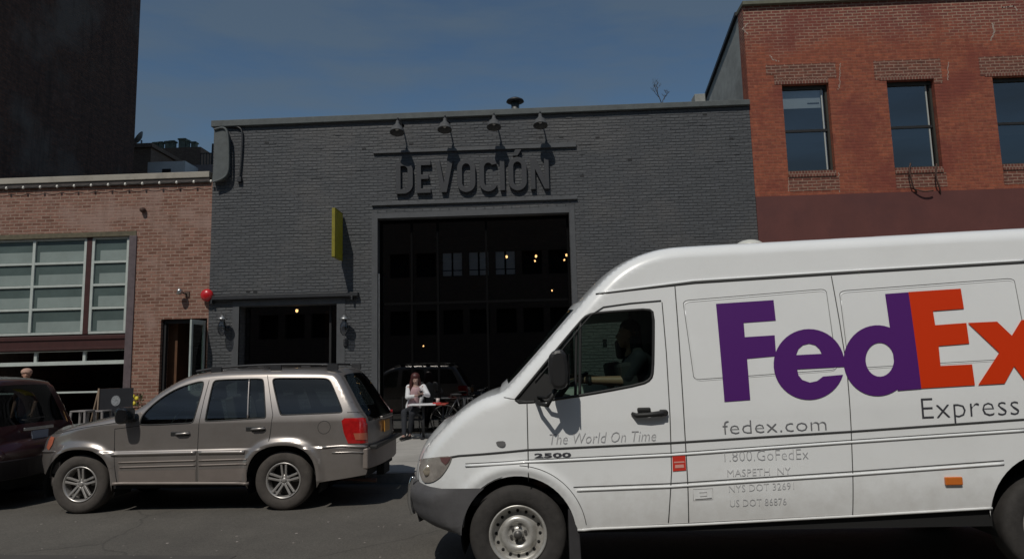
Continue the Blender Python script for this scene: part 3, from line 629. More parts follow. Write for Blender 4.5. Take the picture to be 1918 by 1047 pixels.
for i, c in enumerate(wins + [wins[2] + 2.48, wins[2] + 4.96]):
    Yw = YF + .13
    mb = MB()
    for (a, b, z0, z1) in ((c - ww, c - ww + .05, wz0, wz1), (c + ww - .05, c + ww, wz0, wz1), (c - ww + .05, c + ww - .05, wz1 - .09, wz1), (c - ww + .05, c + ww - .05, wz0, wz0 + .06)): mb.box(a, b, Yw, Yw + .1, z0, z1)
    f = part('window', mb, M_win_frame, right, .004)
    mb = MB(); zm = 7.18; mb.box(c - ww + .05, c + ww - .05, Yw + .02, Yw + .08, zm - .03, zm + .03); part('sash_rail', mb, M_black, f)
    mb = MB(); mb.box(c + ww - .13, c + ww - .10, Yw + .04, Yw + .06, wz0 + .06, wz1 - .09); part('sash_channel', mb, mat('pale sash track', (.4, .42, .4), .6), f)
    mb = MB(); mb.add([(c - ww + .04, Yw + .05, wz0), (c + ww - .04, Yw + .05, wz0), (c + ww - .04, Yw + .05, wz1), (c - ww + .04, Yw + .05, wz1)], [(0, 1, 2, 3)]); part('pane', mb, G_upper, f)
    if i == 0:
        mb = MB(); mb.box(c - ww + .05, c + ww - .14, Yw + .075, Yw + .09, 7.76, wz1 - .08); part('blind', mb, M_blind, f)
        mb = MB(); mb.box(c + .1, c + .38, Yw + .068, Yw + .074, 7.86, 7.89); part('blind_slot', mb, M_black, f)
    mb = MB(); mb.box(c - ww - .17, c + ww + .2, YF - .006, YF + .02, wz1 + .12, wz1 + .5)
    if i == 0: mb.box(c - ww - .35, c - ww - .17, YF - .006, YF + .02, wz1 + .25, wz1 + .5)
    if i > 0: mb.box(c - ww - .27, c - ww - .17, YF - .006, YF + .02, wz1 + .02, wz1 + .5); mb.box(c + ww + .001, c + ww + .2, YF - .006, YF + .02, wz1 - .12, wz1 + .12)
    part('lintel', mb, M_lintel, right)
    mb = MB(); mb.box(c - ww - .17, c + ww, YF - .009, YF + .02, wz1, wz1 + .12); part('lintel_course', mb, M_soldier, right)
    mb = MB(); mb.box(c - ww, c + ww, YF - .03, YF + .12, wz0 - .14, wz0); part('sill', mb, M_soldier, right, .008)
    mb = MB(); mb.box(c - ww, c + ww + .06, YF - .006, YF + .02, 5.66, wz0 - .14); part('apron', mb, M_lintel, right)
# mortar smears
mb = MB(); rr = random.Random(11)
def smear(path, w):
    for (a, b) in zip(path, path[1:]):
        (x0, z0), (x1, z1) = XZ(*a, YF), XZ(*b, YF); L_ = max(2, int(sqrt((x1 - x0) ** 2 + (z1 - z0) ** 2) / .03))
        for i in range(L_): u = i / L_; x = x0 + (x1 - x0) * u + rr.uniform(-.015, .015); z = z0 + (z1 - z0) * u; mb.box(x - w * rr.uniform(.3, 1), x + w * rr.uniform(.3, 1), YF - .004, YF, z - .015, z + .017)
smear([(1400, 45), (1392, 55), (1402, 66)], .02); smear([(1442, 105), (1447, 112), (1460, 116)], .018); smear([(1574, 120), (1572, 165), (1570, 170)], .012)
smear([(1776, 118), (1775, 152)], .012); smear([(1858, 45), (1862, 62), (1854, 78)], .025); smear([(1876, 15), (1900, 12), (1905, 22)], .03); smear([(1478, 325), (1476, 360)], .008); smear([(1571, 325), (1572, 362)], .01)
part('mortar_smear', mb, mat('pale mortar', (.36, .28, .23), .9, vary=.2), right)['kind'] = 'stuff'
# rusted iron hooks under the middle window
t = thing('iron_hooks', 'pair of rusty bent iron brackets hanging under the middle sash window', 'bracket', (XZ(1735, 335, YF)[0], YF, 5.7))
for pts in ([(1708, 305), (1702, 318), (1706, 335), (1712, 352), (1722, 358)], [(1757, 306), (1752, 320), (1754, 338), (1762, 352), (1766, 362)], [(1712, 352), (1730, 360), (1748, 357)]):
    q = MB(); q.tube([(XZ(*p, YF - .12)[0], YF - .05 - .08 * sin(pi * k / 16), XZ(*p, YF - .12)[1]) for k, p in enumerate(chaikin(pts, 2))], .018, 6); part('hook', q, M_rust, t)
t = None
# ================================================================== OPPOSITE SIDE OF THE STREET (seen in the glass)
opp = thing('opposite_building', 'tall brown brick building across the street with pale sash windows', 'building', (0, -12, 0))
mb = MB(); oh = []
cx0, cz0 = XZ(845, 492, 41.6)
for k in range(-7, 8):
    for row in (0, -1):
        oh.append((cx0 + 1.66 * k, cz0 + row * 3.6))
wall(mb, [(-45, 0), (45, 0), (45, 11.5), (-45, 11.5)], [rect(x - .62, x + .62, z - .78, z + .72) for x, z in oh], -9.6, -.3); part('wall', mb, M_brown_brick, opp)
mb = MB(); mb.box(-45, 45, -9.9, -9.5, 11.5, 11.8); part('coping', mb, M_brown_brick, opp)
mb = MB()
for x, z in oh:
    if z < cz0 - .1 or not -.1 < (x - cx0) / 1.66 < 2.1: continue
    mb.box(x - .6, x - .06, -9.72, -9.7, z - .38, z + .7); mb.box(x + .06, x + .6, -9.72, -9.7, z - .38, z + .7); mb.box(x - .6, x - .06, -9.72, -9.7, z - .74, z - .44); mb.box(x + .06, x + .6, -9.72, -9.7, z - .74, z - .44)
part('window', mb, mat('white blinds', (.85, .85, .85), .6), opp)
mb = MB(); mb.box(-45, 45, -10.5, -10.3, 0, 11.5); part('inner_wall', mb, M_black, opp)
mb = MB(); mb.box(-45, 45, -9.5, -6.0, 0, .15); structure('far_pavement', mb, M_paving)
# ================================================================== VEHICLE BODIES
class Shell:
    """A car body: two curved sides that roll over into one sheet running over nose, roof and tail."""
    def __init__(s, Yn, Wd, base, top, r, crown, px=True):
        s.Yn, s.Wd, s.base, s.r, s.crown = Yn, Wd, base, r, crown
        s.top = []
        q = []
        for p in top:
            if px:
                Y = Yn + .03
                for _ in range(4): x, z = XZ(p[0], p[1], Y); Y = Yn + min(.4, base(x, z)) + .03
                p = (x, z)
            q.append(p)
        s.top = chaikin(q, 2)
    def flat(s, px, py): return XZ(px, py, s.Yn)
    def near_top(s, x, z):
        best = (1e9, 0, 0, 0, 1)
        for (a, b) in zip(s.top, s.top[1:]):
            dx, dz = b[0] - a[0], b[1] - a[1]; l2 = dx * dx + dz * dz
            if l2 < 1e-12: continue
            t = max(0, min(1, ((x - a[0]) * dx + (z - a[1]) * dz) / l2)); qx, qz = a[0] + dx * t, a[1] + dz * t
            d = (x - qx) ** 2 + (z - qz) ** 2
            if d < best[0]: l = sqrt(l2); best = (d, qx, qz, -dz / l, dx / l)
        return sqrt(best[0]), best
    def off(s, x, z, full=False):
        b = s.base(x, z)
        if full: return b
        d, _ = s.near_top(x, z)
        if d >= s.r: return b
        u = 1 - d / s.r
        return b + s.r * (1 - sqrt(max(0, 1 - u * u)))
    def normal(s, x, z):
        e = .004; ox = (s.base(x + e, z) - s.base(x - e, z)) / (2 * e); oz = (s.base(x, z + e) - s.base(x, z - e)) / (2 * e)
        nb = Vector((ox, -1, oz)).normalized()
        d, b = s.near_top(x, z)
        if d < s.r:
            u = 1 - d / s.r
            o2 = Vector((b[3], 0, b[4])) if d < .004 else Vector((b[1] - x, 0, b[2] - z)).normalized()
            nb = (o2 * u + nb * sqrt(max(0, 1 - u * u))).normalized()
        return nb
    def L(s, px, py, lim=None):
        Y = s.Yn + .0
        for _ in range(5):
            x, z = XZ(px, py, Y); o = min(s.off(x, z), .5); Y = s.Yn + o
        return XZ(px, py, Y)
    def grid(s, loops, g):
        tr = geometry.tessellate_polygon([[Vector((x, z, 0)) for x, z in lp] for lp in loops])
        flat = [p for lp in loops for p in lp]; bm = bmesh.new(); vs = [bm.verts.new((x, z, 0)) for x, z in flat]
        for t in tr:
            try: bm.faces.new([vs[i] for i in t])
            except ValueError: pass
        xs = [p[0] for p in loops[0]]; zs = [p[1] for p in loops[0]]
        for ax, lo, hi in ((0, min(xs), max(xs)), (1, min(zs), max(zs))):
            k = math.ceil(lo / g + 1e-6)
            while k * g < hi:
                co = (k * g, 0, 0) if ax == 0 else (0, k * g, 0); no = (1, 0, 0) if ax == 0 else (0, 1, 0)
                bmesh.ops.bisect_plane(bm, geom=bm.verts[:] + bm.edges[:] + bm.faces[:], dist=1e-6, plane_co=co, plane_no=no); k += 1
        bmesh.ops.remove_doubles(bm, verts=bm.verts, dist=1e-5)
        bm.verts.index_update(); v = [(q.co.x, q.co.y) for q in bm.verts]; f = [[q.index for q in p.verts] for p in bm.faces]; bm.free()
        return v, f
    def sheet(s, loops, g=.05, proud=0.0, sides=(1, -1)):
        v, f = s.grid(loops, g); V, N, F = [], [], []
        for sd in sides:
            o = len(V)
            for x, z in v:
                n = s.normal(x, z); y = s.off(x, z); p = Vector((x, y, z)) + n * proud
                if sd > 0: V.append((p.x, s.Yn + p.y, p.z)); N.append(n)
                else: V.append((p.x, s.Yn + s.Wd - p.y, p.z)); N.append(Vector((n.x, -n.y, n.z)))
            for q in f:
                pv = [Vector(V[o + i]) for i in q]; fn = sum((pv[i].cross(pv[(i + 1) % len(pv)]) for i in range(len(pv))), Vector((0, 0, 0))); nn = sum((N[o + i] for i in q), Vector((0, 0, 0)))
                F.append([o + i for i in (q if fn.dot(nn) > 0 else list(reversed(q)))])
        return V, N, F
    def strip(s, ny=16, dense=.05):
        pts = [s.top[0]]
        for p in s.top[1:]:
            a = pts[-1]; d = sqrt((p[0] - a[0]) ** 2 + (p[1] - a[1]) ** 2); k = max(1, int(d / dense))
            for i in range(1, k + 1): pts.append((a[0] + (p[0] - a[0]) * i / k, a[1] + (p[1] - a[1]) * i / k))
        n = len(pts); P = []; S = [-1, -.985, -.96] + [-.92 + 1.84 * j / ny for j in range(ny + 1)] + [.96, .985, 1]; m = len(S)
        for i, (x, z) in enumerate(pts):
            a, b = pts[max(0, i - 2)], pts[min(n - 1, i + 2)]; l = max(1e-6, sqrt((b[0] - a[0]) ** 2 + (b[1] - a[1]) ** 2)); nx, nz = -(b[1] - a[1]) / l, (b[0] - a[0]) / l
            e = s.base(x, z) + s.r; c = s.crown(x, z)
            for q in S:
                w = 1 - abs(q) ** 2.6; y = s.Yn + e + (s.Wd - 2 * e) * (q + 1) / 2; P.append(Vector((x + nx * c * w, y, z + nz * c * w)))
        F = [[i * m + j, (i + 1) * m + j, (i + 1) * m + j + 1, i * m + j + 1] for i in range(n - 1) for j in range(m - 1)]
        N = []
        for i in range(n):
            for j in range(m):
                a = P[min(n - 1, i + 1) * m + j] - P[max(0, i - 1) * m + j]; b = P[i * m + min(m - 1, j + 1)] - P[i * m + max(0, j - 1)]
                N.append(a.cross(b).normalized())
        info = [(pts[i][0], (pts[i][1] + pts[i + 1][1]) / 2, (S[j] + S[j + 1]) / 2) for i in range(n - 1) for j in range(m - 1)]
        F = [f if (P[f[1]] - P[f[0]]).cross(P[f[2]] - P[f[0]]).dot(N[f[0]]) > 0 else list(reversed(f)) for f in F]
        return P, N, F, info
    def part_sheet(s, name, loops, material, parent, g=.05, proud=0.0, sides=(1,), label=None):
        if len(sides) > 1: return [s.part_sheet(name, loops, material, parent, g, proud, (q,), label) for q in sides][0]
        V, N, F = s.sheet(loops, g, proud, sides); m = MB(); m.add(V, F, True)
        return part(name, m, material, parent, normals=N, label=label)
    def line(s, m, pts, r, px=True, proud=0.0, n=6, step=.05):
        q = [s.L(*p) for p in pts] if px else pts; out = []
        for a, b in zip(q, q[1:]):
            k = max(1, int(sqrt((b[0] - a[0]) ** 2 + (b[1] - a[1]) ** 2) / step))
            for i in range(k): out.append((a[0] + (b[0] - a[0]) * i / k, a[1] + (b[1] - a[1]) * i / k))
        out.append(q[-1]); v = []
        for x, z in out: nn = s.normal(x, z); v.append(Vector((x, s.Yn + s.off(x, z), z)) + nn * proud)
        m.tube(v, r, n); return m
def subset(V, N, F):
    use = sorted({i for f in F for i in f}); mp_ = {a: b for b, a in enumerate(use)}; m = MB(); m.add([V[i] for i in use], [[mp_[i] for i in f] for f in F], True)
    return m, [N[i] for i in use]
def arc(cx, cz, r, a0, a1, n=24): return [(cx + r * cos(radians(a0 + (a1 - a0) * i / n)), cz + r * sin(radians(a0 + (a1 - a0) * i / n))) for i in range(n + 1)]

M_tyre = mat('tyre rubber', (.035, .032, .030), .85, vary=.25, vscale=15, bump=.2)
M_tyre_dusty = mat('dusty tyre rubber', (.062, .054, .048), .9, vary=.2, vscale=12)
M_steelwheel = mat('silver steel wheel', (.55, .54, .51), .38, metal=.5, vary=.12, vscale=20, dirt=(.2, .17, .13), dscale=9)
M_alloy = mat('alloy wheel', (.46, .44, .42), .35, metal=.6, vary=.1)
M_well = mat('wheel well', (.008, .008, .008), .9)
M_gap = mat('panel gap', (.02, .02, .02), .8)

def wheel(parent, cx, cz, yo, R, rr_, kind, sgn=-1, tyre=None):
    """yo = plane of the outer tyre wall; sgn -1 faces the camera side"""
    ax = (0, sgn, 0); c = Vector((cx, yo - sgn * .115, cz))
    m = MB(); m.lathe([(rr_ - .01, -.11), (rr_ + .03, -.118), (R - .03, -.115), (R - .006, -.09), (R, -.05), (R, .05), (R - .006, .085), (R - .025, .108), (R - .06, .116), (rr_ + .045, .117), (rr_ + .012, .108), (rr_ - .002, .092)], c, ax, 56)
    w = part('wheel', m, tyre or M_tyre, parent)
    m = MB(); m.lathe([(rr_ - .002, .092), (rr_ - .006, .104), (rr_ - .018, .102), (rr_ - .03, .075), (rr_ - .034, -.1)], c, ax, 56)
    V = lambda r, a, h: c + Vector((cos(a) * r, sgn * h, sin(a) * r))
    if kind == 'steel':
        q = rr_ - .03
        m.lathe([(q, .035), (q * .96, .03), (q * .80, .022), (q * .72, .034), (q * .66, .062), (q * .58, .072), (q * .48, .070), (q * .40, .052), (q * .36, .04), (q * .2, .04), (q * .19, .075), (q * .15, .09), (0, .092)], c, ax, 56)
        part('rim', m, M_steelwheel, w)
        m = MB()
        for k in range(16): a = 2 * pi * k / 16; m.lathe([(.0135, .022), (.0135, .029), (0, .029)], V(q * .86, a, 0), ax, 10)
        part('vent_hole', m, M_well, w)
        m = MB()
        for k in range(6): a = 2 * pi * k / 6 + .3; m.lathe([(.014, .038), (.013, .062), (0, .064)], V(q * .29, a, 0), ax, 6, smooth=False)
        m.lathe([(q * .17, .07), (q * .16, .1), (0, .104)], c, ax, 20); part('hub', m, mat('greasy hub', (.12, .115, .11), .45, metal=.5), w)
    else:
        part('rim', m, M_alloy, w)
        m = MB(); q = rr_ - .03
        for k in range(5):
            a = 2 * pi * k / 5 + pi / 2
            for sd in (-1, 1):
                a1, a0 = a + sd * .15, a + sd * .50
                p0 = V(q * .2, a0, .055); p1 = V(q * 1.0, a1, .085); d = (p1 - p0); mid = (p0 + p1) / 2
                m.obox(mid, d, Vector((0, 1, 0)).cross(d), ax, d.length / 2, .0135, .016)
        m.lathe([(q * .36, .03), (q * .36, .058), (q * .3, .066), (q * .12, .07), (q * .12, .08), (0, .082)], c, ax, 30); part('spokes', m, M_alloy, w, .004)
        m = MB(); m.lathe([(q * .95, -.02), (0, -.02)], c, ax, 30); part('brake_disc', m, mat('dark brake metal', (.03, .028, .026), .6, metal=.4), w)
        m = MB()
        for k in range(5): a = 2 * pi * (k + .5) / 5 + pi / 2; m.lathe([(.012, .06), (.012, .07), (0, .07)], V(q * .22, a, 0), ax, 8)
        part('wheel_nut', m, M_gap, w)
    return w
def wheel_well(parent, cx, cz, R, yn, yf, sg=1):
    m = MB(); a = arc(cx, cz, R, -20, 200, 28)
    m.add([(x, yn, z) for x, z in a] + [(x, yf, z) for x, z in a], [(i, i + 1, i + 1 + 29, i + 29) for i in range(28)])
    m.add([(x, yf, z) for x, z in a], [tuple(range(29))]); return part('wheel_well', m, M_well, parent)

# ------------------------------------------------------------------ figures: limbs, torso and head fused into one skin
def limb(m, pts):
    for (p, r) in pts: m.ball(p, r, n=14, m=10)
    for (a, ra), (b, rb) in zip(pts, pts[1:]): m.tube([a, Vector(a).lerp(Vector(b), .5), b], [ra, (ra + rb) / 2, rb], 14)
def fused(name, m, material, parent, vox=.009, it=4, **k):
    o = part(name, m, material, parent, fix=False, **k)
    for p in o.data.polygons: p.use_smooth = True
    rm = o.modifiers.new('fuse', 'REMESH'); rm.mode = 'VOXEL'; rm.voxel_size = vox; rm.use_smooth_shade = True
    sm = o.modifiers.new('soften', 'SMOOTH'); sm.factor = .5; sm.iterations = it; return o
def head(m, c, fwd, up=Vector((0, 0, 1)), s=1.0):
    """skull, jaw, nose, brow and ears round c; fwd is where the face looks"""
    fwd = Vector(fwd).normalized(); sd = fwd.cross(up).normalized(); u = sd.cross(fwd).normalized(); c = Vector(c)
    P = lambda a, b, d: c + fwd * a * s + sd * b * s + u * d * s
    m.ball(P(-.008, 0, .035), .082 * s, n=18, m=12); m.ball(P(-.03, 0, .03), .08 * s); m.ball(P(.03, 0, -.02), .062 * s); m.ball(P(.045, 0, -.065), .04 * s)
    m.tube([P(.07, 0, .03), P(.098, 0, -.012), P(.082, 0, -.022)], [.010 * s, .016 * s, .012 * s], 10)
    for q in (-1, 1): m.ball(P(-.005, q * .078, .0), .014 * s, rz=.03 * s); m.ball(P(.064, q * .032, .035), .016 * s)
    m.ball(P(.083, 0, -.045), .014 * s)
    return P
def hand(m, wrist, d, palm, s=1.0, curl=.9):
    """palm plus five bent, unequal fingers; d along the forearm, palm = the way the palm faces"""
    d = Vector(d).normalized(); palm = (Vector(palm) - d * Vector(palm).dot(d)).normalized(); sd = d.cross(palm); w = Vector(wrist)
    for k in (-1, -.33, .33, 1): limb(m, [(w + d * .01 + sd * .012 * k, .017 * s), (w + d * .085 * s + sd * .029 * k * s, .0125 * s)])
    for k, ln in ((-1, .062), (-.36, .078), (.3, .074), (.95, .056)):
        p = w + d * .088 * s + sd * .029 * k * s; a = curl * .5; pts = [(p, .0105 * s)]
        for j, f in enumerate((.45, .32, .23)):
            dd = d * cos(a) + palm * sin(a); p = p + dd * ln * f * 1.15 * s; pts.append((p, (.0098 - .0012 * j) * s)); a += curl * .75
        limb(m, pts)
    p = w + d * .025 * s - sd * .028 * s; pts = [(p, .014 * s)]; dd = (d * .6 - sd * .7 + palm * .45).normalized(); p = p + dd * .042 * s; pts.append((p, .012 * s)); dd = (d * .75 - sd * .1 + palm * .65).normalized(); p = p + dd * .034 * s; pts.append((p, .010 * s)); limb(m, pts)
M_skin = mat('skin', (.36, .19, .13), .5, vary=.08)
M_hair_red = mat('dark auburn hair', (.055, .012, .010), .5, vary=.3, vscale=40)
M_hair_dark = mat('dark hair', (.015, .011, .009), .5, vary=.3)
M_shirt_white = mat('white cotton', (.62, .62, .63), .8, vary=.08, bump=.3, bscale=30)
M_shirt_pink = mat('pale pink cotton', (.42, .27, .28), .8, vary=.1)
M_navy = mat('navy cotton', (.02, .026, .045), .85, vary=.2, bump=.3, bscale=20)
M_trouser = mat('dark denim', (.018, .02, .026), .85, vary=.2)

# ================================================================== SILVER ESTATE CAR
JY = 8.9; JW = 1.84
_f = lambda px, py: XZ(px, py, JY)
jf = (_f(145, 907)[0], .375); jr = (_f(528, 908)[0], .375)
def squared(cx, cz, r, a0, a1, n=32):
    return [(cx + r * (1 + .075 * sin(2 * a) ** 2 * (a > 0)) * cos(a), cz + r * (1 + .075 * sin(2 * a) ** 2 * (0 < a < pi)) * sin(a)) for a in [radians(a0 + (a1 - a0) * i / n) for i in range(n + 1)]]
JX0 = _f(67, 860)[0]; JX1 = _f(688, 830)[0]
def jbase(x, z):
    b = 0.0
    if z > 1.12: b += .22 * ((z - 1.12) / .6) ** 1.15
    b += .018 * ((z - .85) / .4) ** 2 if z < 1.12 else .018 * (.27 / .4) ** 2
    t = max(0, 1 - (x - JX0) / .75); b += .24 * t ** 2.2
    t = max(0, 1 - (JX1 + .05 - x) / .45); b += .10 * t ** 2.2
    for cx, cz in (jf, jr):
        rho = sqrt((x - cx) ** 2 + (z - cz) ** 2)
        rho /= 1 + .075 * (2 * (x - cx) * max(0, z - cz) / max(1e-6, rho * rho)) ** 2
        if z > cz - .1: b -= .045 * math.exp(-((rho - .475) / .058) ** 2) * min(1, (z - cz + .1) / .1)
    if z < .80: b -= .014 * min(1, (.80 - z) / .02)
    return b
def jcrown(x, z):
    if x < JX0 + 1.0 and z < 1.0: return .10 if x < JX0 + .15 else .05
    if z < 1.0: return .06
    return .035 if JX0 + 1.9 < x < JX1 - .6 else .05
J = Shell(JY, JW, jbase, [(78, 884), (68, 862), (76, 845), (80, 828), (90, 814), (107, 808), (143, 797), (191, 786), (232, 776), (262, 763), (292, 738), (330, 714), (362, 701), (400, 696), (450, 693), (560, 692), (620, 693), (636, 699), (652, 728), (672, 768), (686, 786), (687, 815), (688, 845), (690, 866)], .085, jcrown)
AR = .452
bot = [_f(690, 866), _f(683, 890), (jr[0] + AR + .04, _f(594, 903)[1])] + squared(*jr, AR, -12, 192) + [(jr[0] - AR - .02, _f(464, 908)[1])] + [(jf[0] + AR + .02, _f(206, 908)[1])] + squared(*jf, AR, -12, 192) + [_f(90, 899)]
jpoly = list(J.top) + bot
Wf = chaikin([J.L(*p) for p in ((262, 797), (262, 790), (268, 775), (297, 748), (331, 727), (366, 716), (379, 714), (382, 717), (378, 735), (370, 762), (363, 787), (359, 792), (340, 793))], 2, True)
Wr = chaikin([J.L(*p) for p in ((384, 788), (385, 781), (390, 755), (397, 724), (400, 714), (408, 711), (470, 709), (489, 709), (494, 712), (496, 750), (498, 779), (496, 783), (490, 783), (390, 789))], 2, True)
Wq = chaikin([J.L(*p) for p in ((527, 777), (524, 773), (518, 748), (511, 717), (511, 710), (517, 708), (560, 708), (608, 708), (616, 711), (621, 718), (631, 742), (641, 767), (640, 772), (632, 773), (534, 777))], 2, True)
M_pewter = mat('pewter metallic paint', (.33, .30, .28), .30, metal=.6, bump=.05, bscale=2.5, coat=1.0, vary=.04, vscale=3, dirt=(.2, .175, .15), dscale=1.1, damt=.35)
M_clad = mat('dusty pewter cladding', (.235, .20, .18), .5, metal=.25, vary=.06)
M_seal = mat('black rubber seal', (.015, .015, .015), .6)
M_brightstrip = mat('bright side strip', (.42, .39, .37), .3, metal=.6)
jeep = thing('silver_car', 'pewter silver four door sport utility car parked at the kerb', 'car', ((JX0 + JX1) / 2, JY + JW / 2, 0))
V, N, F = J.sheet([jpoly, Wf, Wr, Wq], .045)
P, N2, F2, info = J.strip()
ws = (_f(262, 763)[0] + .06, _f(362, 701)[0] - .05); rg = (_f(626, 696)[0] + .0, _f(686, 786)[0] - .03)
isg = lambda i: ((ws[0] < i[0] < ws[1]) or (rg[0] < i[0] < rg[1])) and abs(i[2]) < .93 and i[1] > 1.0
o = len(V); V2 = V + [tuple(p) for p in P]; N3 = N + N2
paint = F + [[k + o for k in f] for f, i in zip(F2, info) if not isg(i)]
m, nn = subset(V2, N3, paint); part('body', m, M_pewter, jeep, normals=nn)
m, nn = subset(P, N2, [f for f, i in zip(F2, info) if isg(i) and i[0] < ws[1] + .1]); part('windshield', m, G_car, jeep, normals=nn)
G_rear = glass('dark privacy glass', (.30, .34, .34), ior=1.7)
m, nn = subset(P, N2, [f for f, i in zip(F2, info) if isg(i) and i[0] > rg[0] - .1]); part('rear_window', m, G_rear, jeep, normals=nn)
for lp, g_ in ((Wf, G_car), (Wr, G_rear), (Wq, G_rear)):
    w = J.part_sheet('window', [lp], g_, jeep, .1, -.012, (1, -1))
    m = MB(); cl = lp + [lp[0]]; J.line(m, cl, .010, px=False, proud=-.004); part('seal', m, M_seal, w)
m = MB(); J.line(m, [(467, 710), (464, 784)], .012); part('window_divider', m, M_pewter, jeep)
# gaps between the panels
m = MB()
for pts in ([(215, 803), (214, 845), (219, 904)], [(392, 712), (383, 745), (373, 791), (369, 846), (369, 904)], [(501, 703), (506, 740), (511, 777), (507, 806), (503, 826)], [(215, 803), (262, 797)],
            [(105, 812), (160, 800), (215, 792), (250, 785)]): J.line(m, pts, .0042)
cx, cz = J.L(607, 800); J.line(m, arc(cx, cz, .082, 0, 360, 20), .003, px=False)
J.line(m, [(650, 772), (687, 771)], .004)
part('panel_gap', m, M_gap, jeep)
for pts in ([(208, 851), (366, 847)], [(372, 847), (458, 846)]):
    m = MB(); J.line(m, pts, .021, proud=.002, n=8); part('side_strip', m, M_brightstrip, jeep)
for pts in ([(222, 866), (366, 862)], [(224, 875), (366, 871)], [(372, 862), (462, 860)], [(372, 871), (462, 869)]):
    m = MB(); J.line(m, pts, .010, proud=.002, n=8); part('side_strip', m, M_clad, jeep)
m = MB(); J.line(m, [(210, 906), (466, 905)], .020, proud=.0, n=8); part('sill', m, M_clad, jeep)
m = MB(); J.line(m, [(604, 838), (640, 835), (690, 836)], .016, proud=.006, n=8); J.line(m, [(622, 847), (660, 846), (689, 846)], .008, proud=.006, n=8); part('bumper_ridge', m, M_brightstrip, jeep)
m = MB(); J.line(m, [(78, 845), (105, 846)], .012, proud=.004); part('bumper_ridge', m, M_pewter, jeep)
for pl in ([(221, 882), (366, 879), (366, 902), (223, 903)], [(373, 879), (461, 877), (462, 900), (373, 902)]):
    J.part_sheet('lower_cladding', [[J.L(*p) for p in pl]], M_clad, jeep, .06, .004)
# bumpers wrapping the ends
def bumper_bar(S, name, x, z0, z1, mt, parent, out, sgn, inset=.05):
    m = MB(); n = 14; a = []
    for k in range(n + 1):
        u = -1 + 2 * k / n; y = S.Yn + S.Wd / 2 + u * (S.Wd / 2 - inset); a.append((x + sgn * (out * (1 - abs(u) ** 3)), y))
    b = [(p[0] - sgn * .12, p[1]) for p in reversed(a)]
    m.slab(a + b if sgn > 0 else a + b, z0, z1); return part(name, m, mt, parent, .015)
bumper_bar(J, 'rear_bumper', JX1 - .01, .50, .76, M_clad, jeep, .10, 1)
bumper_bar(J, 'front_bumper', JX0 + .10, .42, .66, M_pewter, jeep, .07, -1, .16)
# lamps
tl = [J.L(*p) for p in ((640, 788), (645, 783), (686, 782), (688, 829), (652, 830), (644, 810))]
M_tail = mat('red tail lamp', (.42, .012, .012), .15, coat=1.0, vary=.25, vscale=14)
t_ = J.part_sheet('tail_light', [tl], M_tail, jeep, .03, .008, (1, -1))
J.part_sheet('reverse_lens', [[J.L(*p) for p in ((662, 811), (687, 810), (687, 823), (666, 823))]], mat('amber and clear lens', (.42, .12, .07), .2, coat=1), t_, .04, .013)
hl = [J.L(*p) for p in ((92, 825), (97, 817), (103, 819), (99, 832), (92, 843), (88, 838))]
J.part_sheet('turn_signal', [hl], mat('orange pink lens', (.55, .16, .09), .25, coat=1), jeep, .03, .008, (1, -1))
m = MB(); c = W(716, 801, 9.75); m.box(JX1 + .045, JX1 + .06, 9.66, 9.96, .90, 1.06); part('licence_plate', m, mat('orange yellow plate', (.42, .20, .035), .5, vary=.2, vscale=30), jeep, .003)
m = MB(); m.box(JX1 + .04, JX1 + .075, 9.45, 10.1, 1.09, 1.13); part('tailgate_handle', m, M_pewter, jeep, .006)
m = MB(); m.box(JX1 + .0, JX1 + .1, JY + .12, JY + JW - .12, .74, .79); part('bumper_step', m, M_seal, jeep, .01)
# handles
for px, py in ((339, 812), (480, 803)):
    x, z = J.L(px, py); y = JY + jbase(x, z); m = MB(); m.box(x - .14, x + .12, y - .004, y + .02, z - .035, z + .032); h_ = part('door_handle', m, M_seal, jeep, .02)
    m = MB(); m.tube([(x - .06, y - .012, z - .004), (x - .03, y - .035, z + .002), (x + .08, y - .035, z + .006), (x + .12, y - .012, z + .004)], .013); part('grip', m, M_brightstrip, h_)
# door mirror
x, z = J.L(247, 779); y = JY + jbase(x, z); m = MB(); m.prism(chaikin([(x - .075, z - .06), (x - .085, z + .06), (x - .05, z + .125), (x + .06, z + .125), (x + .085, z + .07), (x + .08, z - .06), (x + .03, z - .085), (x - .04, z - .085)], 1, True), y - .26, y - .04); mi = part('mirror', m, mat('gloss black', (.012, .012, .013), .16, coat=.5), jeep, .035)
m = MB(); m.tube([(x + .04, y - .05, z - .03), (x + .09, y + .03, z - .05)], .035); part('arm', m, M_seal, mi)
# roof rails
for yy in (JY + .32, JY + JW - .32):
    m = MB(); a = [(_f(345, 700)[0], 1.80), (_f(380, 694)[0], 1.835), (_f(450, 689)[0], 1.865), (_f(560, 688)[0], 1.86), (_f(620, 690)[0], 1.835)]
    zt = max(p[1] for p in J.top)
    m.tube([(p[0], yy, p[1] - 1.80 + zt + .0) for p in chaikin(a, 2)], .016)
    for px in (385, 500, 610): xx = _f(px, 690)[0]; m.box(xx - .07, xx + .07, yy - .02, yy + .02, zt - .03, zt + .055)
    part('roof_rail', m, M_grey_dark, jeep)
m = MB(); xx = _f(470, 690)[0]; m.box(xx, xx + .05, JY + .33, JY + JW - .33, zt + .055, zt + .075); xx = _f(590, 690)[0]; m.box(xx, xx + .05, JY + .33, JY + JW - .33, zt + .045, zt + .065); part('crossbar', m, M_grey_dark, jeep, .005)
